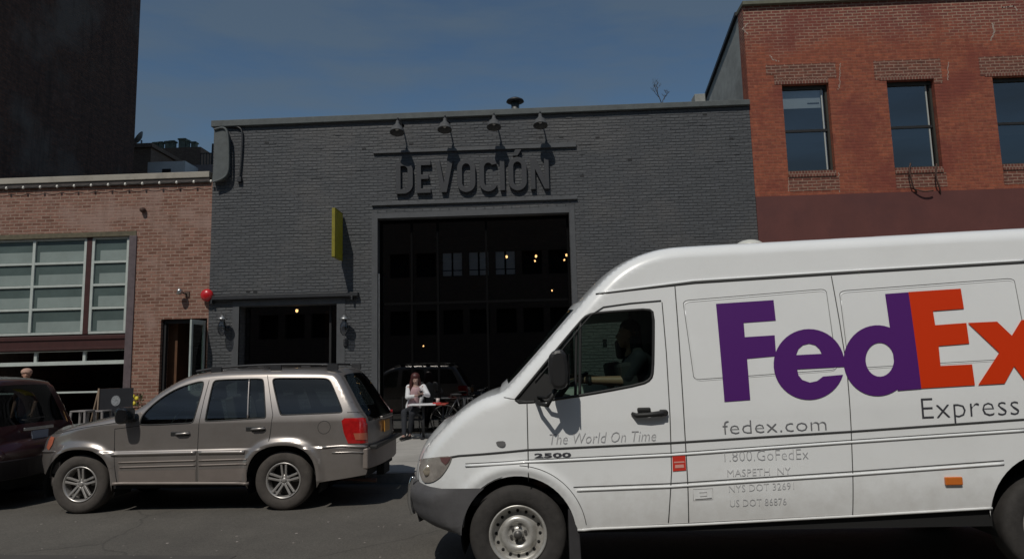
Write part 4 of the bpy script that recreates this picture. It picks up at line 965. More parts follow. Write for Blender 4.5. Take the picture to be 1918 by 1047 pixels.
# underside, exhaust, interior
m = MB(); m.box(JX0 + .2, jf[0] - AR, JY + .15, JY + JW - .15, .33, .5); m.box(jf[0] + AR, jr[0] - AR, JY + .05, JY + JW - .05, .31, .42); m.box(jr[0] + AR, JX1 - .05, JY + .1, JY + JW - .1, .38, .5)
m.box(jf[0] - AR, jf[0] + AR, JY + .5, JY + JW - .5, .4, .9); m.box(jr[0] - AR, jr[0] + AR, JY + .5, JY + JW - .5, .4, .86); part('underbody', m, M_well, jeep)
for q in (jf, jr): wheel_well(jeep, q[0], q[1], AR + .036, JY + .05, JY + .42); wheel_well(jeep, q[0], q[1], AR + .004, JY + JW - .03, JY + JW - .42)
m = MB(); m.tube([(JX1 - .5, JY + .45, .33), (JX1 + .02, JY + .42, .3)], .03); part('exhaust', m, M_rust, jeep)
m = MB(); m.box(JX1 - .06, JX1 + .05, JY + .75, JY + 1.1, .32, .5); part('tow_hitch', m, M_well, jeep, .01)
m = MB(); m.box(JX0 + 1.1, JX1 - .35, JY + .16, JY + JW - .16, .42, .86)
for sx in (_f(330, 760)[0], _f(440, 760)[0], _f(560, 760)[0]):
    pass
part('interior', m, M_well, jeep)
for sx in (_f(366, 760)[0], _f(478, 760)[0]):
    for sy in (JY + .5, JY + JW - .5):
        m = MB(); m.obox((sx, sy, 1.1), (1, 0, .22), (0, 1, 0), (-.22, 0, 1), .07, .24, .32); m.obox((sx + .09, sy, 1.5), (1, 0, .2), (0, 1, 0), (-.2, 0, 1), .045, .13, .09); part('seat', m, mat('grey seat leather', (.07, .065, .06), .6), jeep, .03)
m = MB(); sx = _f(285, 770)[0]; m.lathe([(.19, 0), (.205, .012), (.19, .024), (.178, .012), (.19, 0)], (sx + .12, JY + .5, 1.12), (-.9, 0, .4), 24); part('steering_wheel', m, M_seal, jeep)
wheel(jeep, jf[0], jf[1], JY + .03, .375, .232, 'alloy', -1, M_tyre_dusty); wheel(jeep, jr[0], jr[1], JY + .03, .375, .232, 'alloy', -1, M_tyre_dusty)
wheel(jeep, jf[0], jf[1], JY + JW - .03, .375, .232, 'alloy', 1, M_tyre_dusty); wheel(jeep, jr[0], jr[1], JY + JW - .03, .375, .232, 'alloy', 1, M_tyre_dusty)

# ================================================================== DARK RED MINIVAN (nose out of frame)
RY = 9.0; RW = 1.88
RXb = W(2, 830, RY).x - .12
def rbase(x, z):
    b = .0
    if z > 1.1: b += .2 * ((z - 1.1) / .65) ** 1.1
    b += .02 * ((z - .8) / .4) ** 2 if z < 1.1 else .0113
    t = max(0, 1 - (RXb - x) / .4); b += .13 * t ** 2.2
    t = max(0, 1 - (x - RXb + 4.9) / .8); b += .25 * t ** 2
    return b
q = RXb
R_ = Shell(RY, RW, rbase, [(q - 4.9, .45), (q - 4.92, .65), (q - 4.75, .88), (q - 4.0, 1.05), (q - 3.65, 1.1), (q - 3.0, 1.52), (q - 2.7, 1.68), (q - 2.0, 1.76), (q - 1.0, 1.76), (q - .5, 1.72), (q - .40, 1.66), (q - .20, 1.15), (q - .12, 1.0), (q - .08, .84), (q, .78), (q + .02, .68), (q, .45)], .10, lambda x, z: .05 if z > .85 else .08, px=False)
rfw = (q - 3.95, .33); rrw = (q - 1.05, .33)
rp_ = list(R_.top) + [(q - .05, .30), (rrw[0] + .42, .26)] + arc(*rrw, .39, -10, 190) + [(rfw[0] + .42, .24)] + arc(*rfw, .39, -10, 190) + [(q - 4.8, .3)]
M_dkred = mat('dark red paint', (.022, .002, .003), .3, coat=.9, vary=.1, vscale=4)
van2 = thing('red_minivan', 'dark red minivan at left edge, tail towards the silver car', 'minivan', (q - 2.45, RY + RW / 2, 0))
rw1 = [(q - 1.9, 1.12), (q - .62, 1.14), (q - .80, 1.54), (q - 1.9, 1.58)]; rw2 = [(q - 3.3, 1.12), (q - 2.0, 1.12), (q - 2.0, 1.58), (q - 2.75, 1.55)]
V, N, F = R_.sheet([rp_, rw1, rw2], .06); P, N2, F2, info = R_.strip()
isg = lambda i: ((q - 3.6 < i[0] < q - 3.0 and i[1] > 1.1) or (q - .46 < i[0] < q - .17 and 1.08 < i[1] < 1.62)) and abs(i[2]) < .86
o = len(V); m, nn = subset(V + [tuple(p) for p in P], N + N2, F + [[k + o for k in f] for f, i in zip(F2, info) if not isg(i)]); part('body', m, M_dkred, van2, normals=nn)
m, nn = subset(P, N2, [f for f, i in zip(F2, info) if isg(i) and i[0] > q - 1]); part('rear_window', m, G_rear, van2, normals=nn)
m, nn = subset(P, N2, [f for f, i in zip(F2, info) if isg(i) and i[0] < q - 1]); part('windshield', m, G_rear, van2, normals=nn)
for w_ in (rw1, rw2): R_.part_sheet('window', [w_], G_rear, van2, .1, -.012, (1, -1))
bumper_bar(R_, 'rear_bumper', q - .02, .40, .66, mat('dark bumper plastic', (.012, .008, .009), .5), van2, .12, 1)
for sd in (1, -1):
    tl = R_.part_sheet('tail_light', [[(q - .28, .86), (q - .10, .86), (q - .19, 1.14), (q - .30, 1.14)]], M_tail, van2, .05, .01, (sd,))
    R_.part_sheet('reverse_lens', [[(q - .27, .87), (q - .105, .87), (q - .115, .93), (q - .27, .93)]], mat('clear grey lens', (.35, .4, .42), .2, coat=1), tl, .05, .015, (sd,))
    R_.part_sheet('amber_lens', [[(q - .27, .935), (q - .12, .935), (q - .14, .99), (q - .27, .99)]], mat('amber lens', (.5, .17, .02), .2, coat=1), tl, .05, .015, (sd,))
m = MB(); c = W(82, 805, RY + .98); m.box(q - .055, q - .045, RY + .78, RY + 1.1, .86, 1.01); m.box(q - .05, q - .04, RY + .78, RY + 1.1, .86, 1.01); part('licence_plate', m, mat('pale blue plate', (.2, .23, .29), .5), van2)
m = MB(); m.tube([(q - .13, RY + .95, 1.1), (q - .16, RY + .7, 1.17)], .012); m.tube([(q - .16, RY + .7, 1.17), (q - .155, RY + 1.15, 1.18)], .008); part('wiper', m, M_seal, van2)
m = MB(); m.box(q - .06, q - .035, RY + .62, RY + 1.2, 1.02, 1.06); part('tailgate_handle', m, M_galv, van2, .005)
m = MB(); m.box(q - 4.7, q - .1, RY + .5, RY + RW - .5, .24, .42); m.box(q - 3.5, q - 1.5, RY + .06, RY + RW - .06, .24, .4); part('underbody', m, M_well, van2)
for w_ in (rfw, rrw):
    wheel_well(van2, *w_, .392, RY + .03, RY + .4); wheel_well(van2, *w_, .392, RY + RW - .03, RY + RW - .4)
    wheel(van2, *w_, RY + .03, .33, .21, 'alloy'); wheel(van2, *w_, RY + RW - .03, .33, .21, 'alloy', 1)
# ================================================================== WHITE DELIVERY VAN
VY = 5.75; VW = 1.94
_g = lambda px, py: XZ(px, py, VY)
VX0 = _g(786, 900)[0]
def vbase(x, z):
    b = 0.0
    zz = z - .03 * (x - VX0)
    if zz > 1.25: b += .125 * ((zz - 1.25) / 1.4) ** 1.35
    t = min(1.3, max(0, 1 - (x - VX0) / 1.15)); b += .34 * t ** 2.3
    if zz < .75: b += .02 * ((.75 - zz) / .3) ** 2
    rho = sqrt((x - vf[0]) ** 2 + (z - vf[1]) ** 2)
    if z > vf[1] - .2: b -= .022 * math.exp(-((rho - .53) / .05) ** 2)
    return b
vf = (XZ(970, 1000, VY + .04)[0], .415)
def vcrown(x, z):
    if z < 1.25 and x < VX0 + .5: return .06
    if z < _g(930, 738)[1] + .02: return .03
    if x < _g(1090, 570)[0]: return .06
    return .04
V_ = Shell(VY, VW, vbase, [_g(700, 900), _g(1000, 400)], .12, vcrown, px=False)
def vtop(px, py):
    Y = VY + .05
    for _ in range(4): x, z = XZ(px, py, Y); Y = VY + vbase(x, z) + .05
    return (x, z)
tp = [vtop(*p) for p in ((779, 930), (779, 900), (783, 868), (797, 836), (832, 798), (868, 766), (905, 744), (938, 736), (962, 712), (1001, 668), (1054, 607), (1082, 575), (1098, 556), (1116, 537), (1149, 504), (1190, 479), (1241, 463), (1300, 459), (1600, 443), (1918, 425))]
sl = (tp[-1][1] - tp[-2][1]) / (tp[-1][0] - tp[-2][0]); XE = VX0 + 6.85
tp += [(XE - .12, tp[-1][1] + sl * (XE - .12 - tp[-1][0]) * .6), (XE - .03, tp[-1][1] - .12), (XE, 1.2), (XE, .62)]
V_.top = chaikin(tp, 2)
b0 = V_.L(1082, 990); b1 = V_.L(1860, 950); AV = .468
vr = (b1[0] + AV + .0, .50)
vbot = [(XE, .56), (vr[0] + AV + .05, .66)] + arc(*vr, AV + .02, 0, 180) + [(vr[0] - AV - .03, b1[1])] + [(vf[0] + AV + .02, b0[1])] + arc(vf[0] + .01, vf[1], AV, 10, 176) + [(vf[0] - AV - .03, vf[1] + .03), V_.L(800, 965)]
vpoly = list(V_.top) + vbot
VWn = chaikin([V_.L(*p) for p in ((961, 754), (980, 731), (1035, 664), (1087, 602), (1100, 590), (1120, 586), (1170, 582), (1215, 579), (1224, 586), (1224, 640), (1223, 695), (1219, 710), (1203, 719), (1130, 733), (1070, 743), (1008, 752))], 1, True)
def white_paint():
    m = mat('white van paint', (.85, .865, .865), .3, bump=.05, bscale=2.2, coat=.9, vary=.02, vscale=2.5, dirt=(.70, .70, .68), dscale=.9, damt=.2)
    N, K = nodes(m); b = N['Principled BSDF']; src = b.inputs['Base Color'].links[0].from_socket
    g = N.new('ShaderNodeNewGeometry'); s = N.new('ShaderNodeSeparateXYZ'); K.new(g.outputs['Position'], s.inputs[0])   # road grime thickest low down
    n = N.new('ShaderNodeTexNoise'); n.inputs['Scale'].default_value = 7; n.inputs['Detail'].default_value = 8; n.inputs['Roughness'].default_value = .7; K.new(g.outputs['Position'], n.inputs[0])
    a = N.new('ShaderNodeMath'); a.operation = 'MULTIPLY_ADD'; a.inputs[1].default_value = -.9; K.new(n.outputs[0], a.inputs[0]); K.new(s.outputs[2], a.inputs[2])
    r = N.new('ShaderNodeMapRange'); r.inputs[1].default_value = .42; r.inputs[2].default_value = .0; r.inputs[3].default_value = 0; r.inputs[4].default_value = .34; K.new(a.outputs[0], r.inputs[0])
    x = N.new('ShaderNodeMix'); x.data_type = 'RGBA'; x.inputs[7].default_value = (.42, .39, .35, 1); K.new(r.outputs[0], x.inputs[0]); K.new(src, x.inputs[6]); K.new(x.outputs[2], b.inputs['Base Color']); return m
M_white = white_paint()
M_vgap = mat('dark panel seam', (.05, .05, .05), .8); M_press_shade = mat('soft grey shade line', (.22, .22, .22), .7)
M_bump = mat('grey bumper plastic', (.082, .080, .083), .6, vary=.15, vscale=6, bump=.1)
van = thing('delivery_van', 'white high roof delivery van with big purple and orange lettering crossing the foreground', 'van', ((VX0 + XE) / 2, VY + VW / 2, 0))
V, N, F = V_.sheet([vpoly, VWn], .045); P, N2, F2, info = V_.strip(20)
wsv = (vtop(940, 735)[0] + .05, vtop(1080, 577)[0] - .04)
isg = lambda i: wsv[0] < i[0] < wsv[1] and abs(i[2]) < .92 and i[1] > 1.4
o = len(V); m, nn = subset(V + [tuple(p) for p in P], N + N2, F + [[k + o for k in f] for f, i in zip(F2, info) if not isg(i)]); part('body', m, M_white, van, normals=nn)
m, nn = subset(P, N2, [f for f, i in zip(F2, info) if isg(i)]); part('windshield', m, G_van, van, normals=nn)
w = V_.part_sheet('window', [VWn], G_van, van, .1, -.012, (1, -1))
m = MB(); V_.line(m, VWn + [VWn[0]], .013, px=False, proud=-.004); part('seal', m, M_seal, w)
m = MB(); V_.line(m, [(1087, 604), (1086, 741)], .014, proud=-.008); 
V_.line(m, [(1080, 602), (1078, 742)], .014, proud=-.02); part('window_divider', m, M_seal, w)
tri = [V_.L(*p) for p in ((964, 753), (1012, 697), (1040, 705), (1036, 747), (1008, 751))]
V_.part_sheet('quarter_panel', [tri], M_seal, w, .1, -.006)
# seams, grooves and mouldings
m = MB()
V_.line(m, [(1116, 551), (1190, 542), (1300, 530), (1600, 511), (1918, 492)], .0085)
V_.line(m, [(787, 862), (860, 853), (988, 842), (1255, 829), (1590, 808), (1918, 785)], .0085)
part('roof_gutter', m, M_vgap, van)
m = MB()
V_.line(m, [(987, 754), (988, 800), (989, 845), (990, 902)], .0048); V_.line(m, [(944, 744), (1000, 754)], .004)
V_.line(m, [(1002, 714), (1040, 670), (1085, 615), (1107, 590), (1130, 575), (1180, 568), (1238, 563)], .0048, proud=.005, step=.025)
V_.line(m, [(1240, 566), (1248, 660), (1255, 780), (1258, 880), (1252, 978)], .0045)
V_.line(m, [(1264, 534), (1272, 640), (1281, 780), (1288, 900), (1290, 978)], .0045)
V_.line(m, [(1557, 517), (1572, 600), (1586, 690), (1594, 800), (1597, 880), (1597, 965)], .0042)
V_.line(m, [(1074, 912), (1255, 905), (1590, 883), (1880, 862)], .0045)
V_.line(m, [(872, 868), (985, 861), (1255, 848), (1590, 824), (1918, 802)], .0035)
V_.line(m, arc(vf[0] + .01, vf[1], AV + .085, 8, 88), .003, px=False)
part('panel_gap', m, M_vgap, van)
m = MB()
for ln in ([(872, 872), (985, 865), (1255, 852), (1590, 828), (1918, 806)], [(1080, 918), (1255, 911), (1590, 889), (1880, 868)], [(1122, 549), (1300, 526), (1600, 507), (1918, 488)], [(1082, 992), (1300, 982), (1600, 966), (1858, 951)]):
    V_.line(m, ln, .011, proud=.0, n=8)
def rrect(a, b, c, d, k=.1):
    q = [a, b, c, d]; out = []
    for i in range(4):
        p = q[i]; p0 = q[i - 1]; p1 = q[(i + 1) % 4]
        u0 = (p[0] + (p0[0] - p[0]) * k, p[1] + (p0[1] - p[1]) * k); u1 = (p[0] + (p1[0] - p[0]) * k, p[1] + (p1[1] - p[1]) * k)
        out += chaikin([u0, p, u1], 2)
    return out + [out[0]]
V_.line(m, rrect((1281, 566), (1546, 544), (1566, 694), (1303, 713)), .008, proud=-.005, n=8); V_.line(m, rrect((1574, 548), (1898, 524), (1925, 672), (1592, 692)), .008, proud=-.005, n=8)
part('pressed_rib', m, M_white, van)
m = MB(); V_.line(m, rrect((1279, 563), (1547, 541), (1568, 692), (1300, 711)), .0035, n=6); V_.line(m, rrect((1572, 545), (1899, 521), (1927, 670), (1590, 690)), .0035, n=6); part('pressed_shade_line', m, M_press_shade, van)  # grey lines paint in the shade along the pressed panel edges
m = MB()
for sd in (0, 1):
    for k in (-1, 1):
        r0 = [( _g(1255, 470)[0], 0), (XE - .4, 0)]
yb = VY + .42; x0, z0 = vtop(1310, 459); x1 = XE - .5; z1 = z0 + sl * (x1 - x0)
for yy in (VY + .55, VY + VW - .55): m.tube([(x0, yy, z0 + .005), (x1, yy, z1 + .005)], .018)
part('roof_rib', m, M_white, van)
m = MB(); px_, pz_ = vtop(1425, 452); m.ball((px_, VY + .5, pz_ - .0), .13, .13, .07, 20, 12); part('roof_beacon', m, mat('translucent white dome', (.6, .6, .55), .3), van)
# bumper in grey plastic, wrapping the nose
NB = 20
def vbumper(z0, z1, out, mt, nm, xe, prof):
    m = MB(); rows = []
    for (z, e) in prof:
        row = []
        for k in range(NB + 1):
            u = -1 + 2 * k / NB; yy = VY + VW / 2 + u * (VW / 2 - .03)
            xx = VX0 - .02 + (1 - e) + .30 * abs(u) ** 2.6 - .06
            row.append((xx - 1, yy, z))
        # side returns towards the wheel arch
        x_end = xe(z)
        row = [(x_end, VY - .012 + (.012), z)] + [(row[0][0] + (x_end - row[0][0]) * .5, VY + .005, z)] + [(row[0][0] + .04, VY + .02, z)] + row[1:-1] + [(row[-1][0] + .04, VY + VW - .02, z), (row[-1][0] + (x_end - row[-1][0]) * .5, VY + VW - .005, z), (x_end, VY + VW, z)]
        rows.append(row)
    n = len(rows[0]); v = [p for r in rows for p in r]
    m.add(v, [(i * n + j, i * n + j + 1, (i + 1) * n + j + 1, (i + 1) * n + j) for i in range(len(rows) - 1) for j in range(n - 1)], True)
    return part(nm, m, mt, van)
zb_top = XZ(800, 908, VY + .2)[1]; zb_bot = XZ(862, 1002, VY)[1]
xe_ = lambda z: vf[0] + .01 - sqrt(max(0, AV ** 2 - (z - vf[1]) ** 2)) + .0
zs = [zb_top + (zb_bot - zb_top) * k / 10 for k in range(11)]
E_ = [.0, .05, .07, .075, .06, .05, .045, .03, .0, -.06, -.16]
vbumper(0, 0, 0, M_bump, 'front_bumper', xe_, [(z, e + .08) for z, e in zip(zs, E_)])
m = MB(); zt_ = zb_top
m.box(VX0 + .1, vf[0] - AV + .02, VY + .25, VY + VW - .25, zb_bot + .02, zb_top - .05); m.box(vf[0] - AV, vf[0] + AV, VY + .5, VY + VW - .5, .35, 1.0)
m.box(vf[0] + AV, vr[0] - AV, VY + .05, VY + VW - .05, .42, .60); m.box(vr[0] + AV, XE - .1, VY + .1, VY + VW - .1, .5, .8); m.box(vr[0] - AV, vr[0] + AV, VY + .6, VY + VW - .6, .4, .9)
part('underbody', m, M_well, van)
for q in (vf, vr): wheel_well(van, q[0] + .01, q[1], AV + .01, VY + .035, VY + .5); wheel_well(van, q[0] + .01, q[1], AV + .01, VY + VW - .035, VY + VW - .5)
wheel(van, vf[0], vf[1] - .01, VY + .045, .402, .242, 'steel'); wheel(van, vf[0], vf[1] - .01, VY + VW - .045, .402, .242, 'steel', 1)
wheel(van, vr[0] + .02, .405, VY + .045, .402, .242, 'steel'); wheel(van, vr[0] + .02, .405, VY + VW - .045, .402, .242, 'steel', 1)
# mud flap behind the wheel, licence guard on the nose
m = MB(); a = XZ(1064, 952, VY + .03); b = XZ(1084, 955, VY + .03); m.prism([(a[0], a[1]), (b[0] - .02, b[1] + .005), (b[0] + .0, b[1] - .1), (b[0] + .01, .14), (a[0] + .0, .14), (a[0] - .0, a[1] - .3)], VY + .02, VY + .24); part('mud_flap', m, mat('dark mud flap', (.035, .034, .036), .7, vary=.2), van, .01)
gx = XZ(771, 930, VY + .45)
for yy in (VY + .42, VY + VW - .42):
    m = MB(); z_ = [XZ(0, y_, VY)[1] for y_ in (0,)]
    pts = [XZ(774, 893, yy if yy < VY + 1 else VY + .42), XZ(769, 905, VY + .42), XZ(767, 940, VY + .42), XZ(774, 962, VY + .42)]
    m.tube([(p[0], yy, p[1]) for p in chaikin(pts, 2)], .022, 10); g_ = part('bumper_guard', m, mat('polished chrome', (.75, .75, .75), .12, metal=1.0), van)
    m = MB(); c0 = XZ(775, 900, VY + .42); c1 = XZ(784, 972, VY + .42); m.prism([(c0[0] + .02, c0[1]), (c1[0] + .06, c0[1]), (c1[0] + .06, c1[1] + .0), (c1[0], c1[1] - .03), (c0[0] + .01, c1[1] + .1)], yy + .012, yy + .06); part('guard_pad', m, M_seal, g_, .01)
# headlight
hl = [V_.L(*p) for p in ((789, 858), (818, 855), (848, 853), (844, 866), (835, 882), (824, 895), (808, 904), (793, 903), (787, 885), (787, 868))]
h_ = V_.part_sheet('headlight', [chaikin(hl, 1, True)], mat('grey headlight reflector', (.50, .46, .42), .22, metal=.5, coat=1, vary=.3, vscale=9), van, .03, .008, (1, -1))
V_.part_sheet('turn_lens', [[V_.L(*p) for p in ((826, 856), (846, 855), (842, 864), (836, 870), (828, 863))]], mat('smoky rose lens', (.15, .07, .07), .15, coat=1), h_, .03, .014)
x, z = V_.L(802, 881); y = VY + V_.off(x, z); m = MB(); m.ball((x, y - .004, z), .045, .02, .05, 18, 10); part('reflector', m, mat('bright lamp bowl', (.7, .62, .5), .15, metal=.7), h_)
# side marker, sticker, orange marker
sm_ = V_.part_sheet('side_marker', [chaikin([V_.L(*p) for p in ((929, 826), (947, 825), (947, 834), (940, 837), (931, 833))], 1, True)], mat('grey marker lens', (.16, .16, .16), .3, coat=.5), van, .05, .01)
x, z = V_.L(1785, 900); y = VY + V_.off(x, z); m = MB(); m.box(x - .068, x + .068, y - .02, y + .01, z - .032, z + .032); part('side_marker', m, mat('orange marker lens', (.62, .16, .02), .25, coat=.8), van, .008, label='orange side marker lamp')
V_.part_sheet('door_sticker', [[V_.L(*p) for p in ((1259, 850), (1283, 849), (1285, 880), (1260, 882))]], mat('red sticker', (.62, .04, .025), .45), van, .05, .0055)
V_.part_sheet('door_sticker', [[V_.L(*p) for p in ((1262, 864), (1281, 863), (1282, 865.5), (1262, 866.5))], ], mat('pink sticker line', (.7, .35, .3), .5), van, .05, .0075)
V_.part_sheet('door_sticker', [[V_.L(*p) for p in ((1264, 870), (1280, 869), (1281, 875), (1264, 876))], ], mat('pink sticker line', (.7, .35, .3), .5), van, .05, .0075)
m = MB(); V_.line(m, [V_.L(1298, 916), V_.L(1335, 914), V_.L(1335, 935), V_.L(1299, 937), V_.L(1298, 916)], .0025, px=False); V_.line(m, [(1302, 934), (1333, 932)], .006); V_.line(m, [(1310, 922), (1324, 921), (1324, 928), (1311, 929)], .0035); part('faded_label', m, mat('faded grey print', (.42, .42, .42), .6), van)
# handle
x, z = V_.L(1214, 774); y = VY + V_.off(x, z)
m = MB(); m.tube([(x - .13, y - .002, z + .0), (x - .10, y - .035, z - .012), (x, y - .045, z - .008), (x + .10, y - .04, z + .0), (x + .15, y - .01, z + .004)], [.016, .02, .02, .024, .02], 12); dh = part('door_handle', m, M_seal, van)
m = MB(); m.box(x - .09, x + .02, y - .03, y, z + .01, z + .05); part('lock_surround', m, M_seal, dh, .012)
m = MB(); m.box(x + .09, x + .15, y - .05, y, z - .02, z + .03); part('lock', m, M_seal, dh, .01)
# door mirror and its bracket
p = W(1046, 692, VY - .2); m = MB(); m.ball(p, .085, .10, .165, 20, 14); m2 = MB()
m = MB(); m.prism(chaikin([(p.x - .07, p.z - .14), (p.x - .085, p.z), (p.x - .07, p.z + .14), (p.x, p.z + .165), (p.x + .06, p.z + .15), (p.x + .082, p.z), (p.x + .07, p.z - .14), (p.x, p.z - .16)], 1, True), VY - .30, VY - .10); mir = part('mirror', m, mat('black mirror housing', (.018, .018, .019), .45, vary=.1), van, .035)
m = MB(); bs = V_.L(1002, 748); m.tube([(bs[0], VY + .06, bs[1]), (bs[0] + .03, VY - .08, bs[1] - .03), (bs[0] + .1, VY - .18, bs[1] - .04), (p.x - .02, VY - .2, p.z - .15)], .017, 8)
m.tube([(bs[0] + .02, VY + .04, bs[1] + .02), (bs[0] + .1, VY - .1, bs[1] + .02), (p.x, VY - .2, p.z - .13)], .014, 8); part('bracket', m, M_seal, mir)
m = MB(); m.box(p.x + .078, p.x + .086, VY - .28, VY - .12, p.z - .12, p.z + .12); part('mirror_glass', m, mat('mirror silver', (.7, .72, .72), .03, metal=1.0), mir)
# cab interior
m = MB(); xb = V_.L(1232, 700)[0]; m.box(xb + .02, xb + .06, VY + .12, VY + VW - .12, .7, 2.4); part('bulkhead', m, M_inside, van)
m = MB(); xd = V_.L(1000, 740)[0]; m.obox((xd + .12, VY + VW / 2, 1.38), (1, 0, -.25), (0, 1, 0), (.25, 0, 1), .26, VW / 2 - .14, .13); m.box(VX0 + .4, xb, VY + .14, VY + VW - .14, .62, .72); part('dashboard', m, mat('dark dashboard', (.02, .021, .022), .6), van, .03)
sw = W(1068, 712, VY + .42); m = MB(); m.lathe([(.205, 0), (.222, .015), (.205, .03), (.19, .015), (.205, 0)], sw + Vector((-.03, 0, -.04)), (-.45, 0, 1), 30); m.tube([sw + Vector((-.03, -.2, -.04)), sw + Vector((-.03, .2, -.04))], .015); m.tube([sw + Vector((-.03, 0, -.04)), sw + Vector((-.2, 0, -.25))], .03); part('steering_wheel', m, M_seal, van)
for yy in (VY + .42, VY + 1.45):
    m = MB(); m.obox((xb - .18, yy, 1.45), (1, 0, .15), (0, 1, 0), (-.15, 0, 1), .07, .24, .34); m.box(xb - .6, xb - .1, yy - .24, yy + .24, .95, 1.1); m.obox((xb - .12, yy, 1.92), (1, 0, .1), (0, 1, 0), (-.1, 0, 1), .05, .13, .10); m.box(xb - .5, xb - .2, yy - .15, yy + .15, .72, .95); part('seat', m, mat('dark grey seat cloth', (.03, .03, .034), .9), van, .03)
m = MB(); c = W(1133, 643, VY + 1.2); m.box(c.x - .02, c.x + .02, c.y - .005, c.y + .005, c.z - .04, c.z + .04); part('window_glint', m, mat('white glint', (.7, .7, .7), .7), van)  # small white plate standing in for a glint in the cab window

# ---- lettering and emblem
lv, _ = text_mesh('H'); CAPH = max(p[1] for p in lv)
def decal_text(body, p0, p1, capn, col, bold=0.0, shear=0.0, up=(-.05, -1), proud=.005, spacing=1.0, nm='lettering'):
    v, f = text_mesh(body, bold, shear, 2, spacing); x0 = min(p[0] for p in v); x1 = max(p[0] for p in v)
    out = []; N = []
    for (x, z) in v:
        u = (x - x0) / (x1 - x0); h = z / CAPH * capn
        X, Z = V_.L(p0[0] + (p1[0] - p0[0]) * u + up[0] * h, p0[1] + (p1[1] - p0[1]) * u + up[1] * h); nn = V_.normal(X, Z)
        out.append(Vector((X, VY + V_.off(X, Z), Z)) + nn * proud)
    m = MB(); m.add(out, f); return part(nm, m, col, van, fix=False)
M_ink = mat('dark grey lettering', (.05, .05, .06), .5); M_ink2 = mat('mid grey lettering', (.17, .17, .18), .5); M_ink3 = mat('light grey lettering', (.44, .44, .45), .55); M_ink4 = mat('faded grey lettering', (.58, .58, .585), .6)
decal_text('The World On Time', (1030, 832), (1229, 825), 20, M_ink3, -.012, .25)
decal_text('2500', (1001, 857), (1070, 855), 8, M_ink, .03)
decal_text('fedex.com', (1354, 813), (1548, 805), 25, M_ink2, -.016, up=(-.07, -1))
decal_text('Express', (1727, 784), (1909, 776), 39, M_ink, -.018, up=(-.08, -1))
decal_text('1.800.GoFedEx', (1357, 864), (1514, 859), 20, M_ink3, -.02)
decal_text('MASPETH  NY', (1362, 892), (1481, 887), 13, M_ink4, -.005)
decal_text('NYS DOT 32691', (1365, 921), (1487, 915), 13, M_ink4, -.012)
decal_text('US DOT 86876', (1367, 948), (1473, 944), 13, M_ink4, -.008)
M_purple = mat('deep purple vinyl', (.088, .016, .165), .4, coat=.4); M_orange = mat('bright orange vinyl', (.66, .040, .003), .4, coat=.4)
K_ = lambda cx, cy: V_.L(1240 + cx * .3535, 420 + cy * .3535)
def logo(polys, col, proud): return V_.part_sheet('logo_letter', [[K_(*p) for p in pl] for pl in polys], col, van, .08, proud)
ell = lambda cx, cy, rx, ry, a0, a1, n=30: [(cx + rx * cos(radians(a0 + (a1 - a0) * i / n)), cy + ry * sin(radians(a0 + (a1 - a0) * i / n))) for i in range(n + 1)]
logo([[(285, 422), (590, 402), (602, 510), (432, 522), (438, 598), (596, 588), (604, 698), (450, 712), (467, 930), (330, 940)]], M_purple, .0045)
logo([ell(778, 742, 188, 187, 17, 364, 44) + [(960, 755), (715, 768), (722, 800), (742, 824), (782, 838), (820, 830), (852, 806)], [(709, 693), (722, 660), (745, 640), (778, 632), (810, 640), (832, 660), (845, 686)]], M_purple, .0053)
logo([ell(1140, 722, 180, 187, 0, 354, 44), ell(1152, 717, 75, 90, 0, 350, 28)], M_purple, .0061)
logo([[(1180, 370), (1305, 361), (1372, 871), (1247, 881), (1240, 848), (1226, 720), (1210, 580)]], M_purple, .0069)
logo([[(1303, 360), (1580, 342), (1597, 448), (1433, 460), (1445, 535), (1610, 523), (1625, 632), (1463, 645), (1473, 750), (1640, 742), (1655, 852), (1371, 869)]], M_orange, .0077)
logo([[(1617, 523), (1772, 516), (1850, 590), (1900, 508), (2060, 498), (1955, 662), (2080, 826), (1925, 836), (1862, 752), (1812, 843), (1672, 851), (1783, 680)]], M_orange, .0085)

# ================================================================== PEOPLE
# van driver, seen through the side window
dY = VY + .42
def Pd(px, py, dy=0.0): return W(px, py, dY + dy)
hd = Pd(1176, 628)
drv = thing('person', 'van driver in a navy shirt reaching a bare forearm to the steering wheel', 'person', (Pd(1190, 700).x, dY, 1.05))
hip = Vector((xb - .30, dY, 1.16)); chest = Pd(1196, 690); neck = Pd(1188, 655)
m = MB(); Ph = head(m, hd, (-1, 0, -.05), s=1.05)
limb(m, [(neck + Vector((.0, 0, -.03)), .06), (hd + Vector((.02, 0, -.05)), .055)])
limb(m, [(hip, .15), (hip.lerp(chest, .5), .14), (chest, .14), (neck + Vector((0, 0, -.06)), .09)])
for sd in (-1, 1):
    sh_ = Pd(1196, 672, sd * .17); el = Pd(1172, 713, sd * .19) if sd < 0 else Pd(1150, 716, .2); wr_ = Pd(1088, 712, -.16) if sd < 0 else Pd(1085, 706, .15)
    limb(m, [(sh_, .062), (el, .046), (wr_, .030)]); dd = (wr_ - el).normalized(); hand(m, wr_ + dd * .01, dd, Vector((0, -.2 * sd, -1)), 1.0, 1.3)
    kn = Vector((hip.x - .48, dY + sd * .14, 1.18)); limb(m, [(hip + Vector((0, sd * .1, -.02)), .09), (kn, .07), (Vector((kn.x - .16, kn.y, .78)), .045), (Vector((kn.x - .3, kn.y, .76)), .035)])
body = fused('body', m, mat('tanned skin', (.36, .21, .145), .5), drv, .009)
m = MB(); limb(m, [(hip, .165), (hip.lerp(chest, .5), .16), (chest, .162), (neck + Vector((0.01, 0, -.07)), .095)])
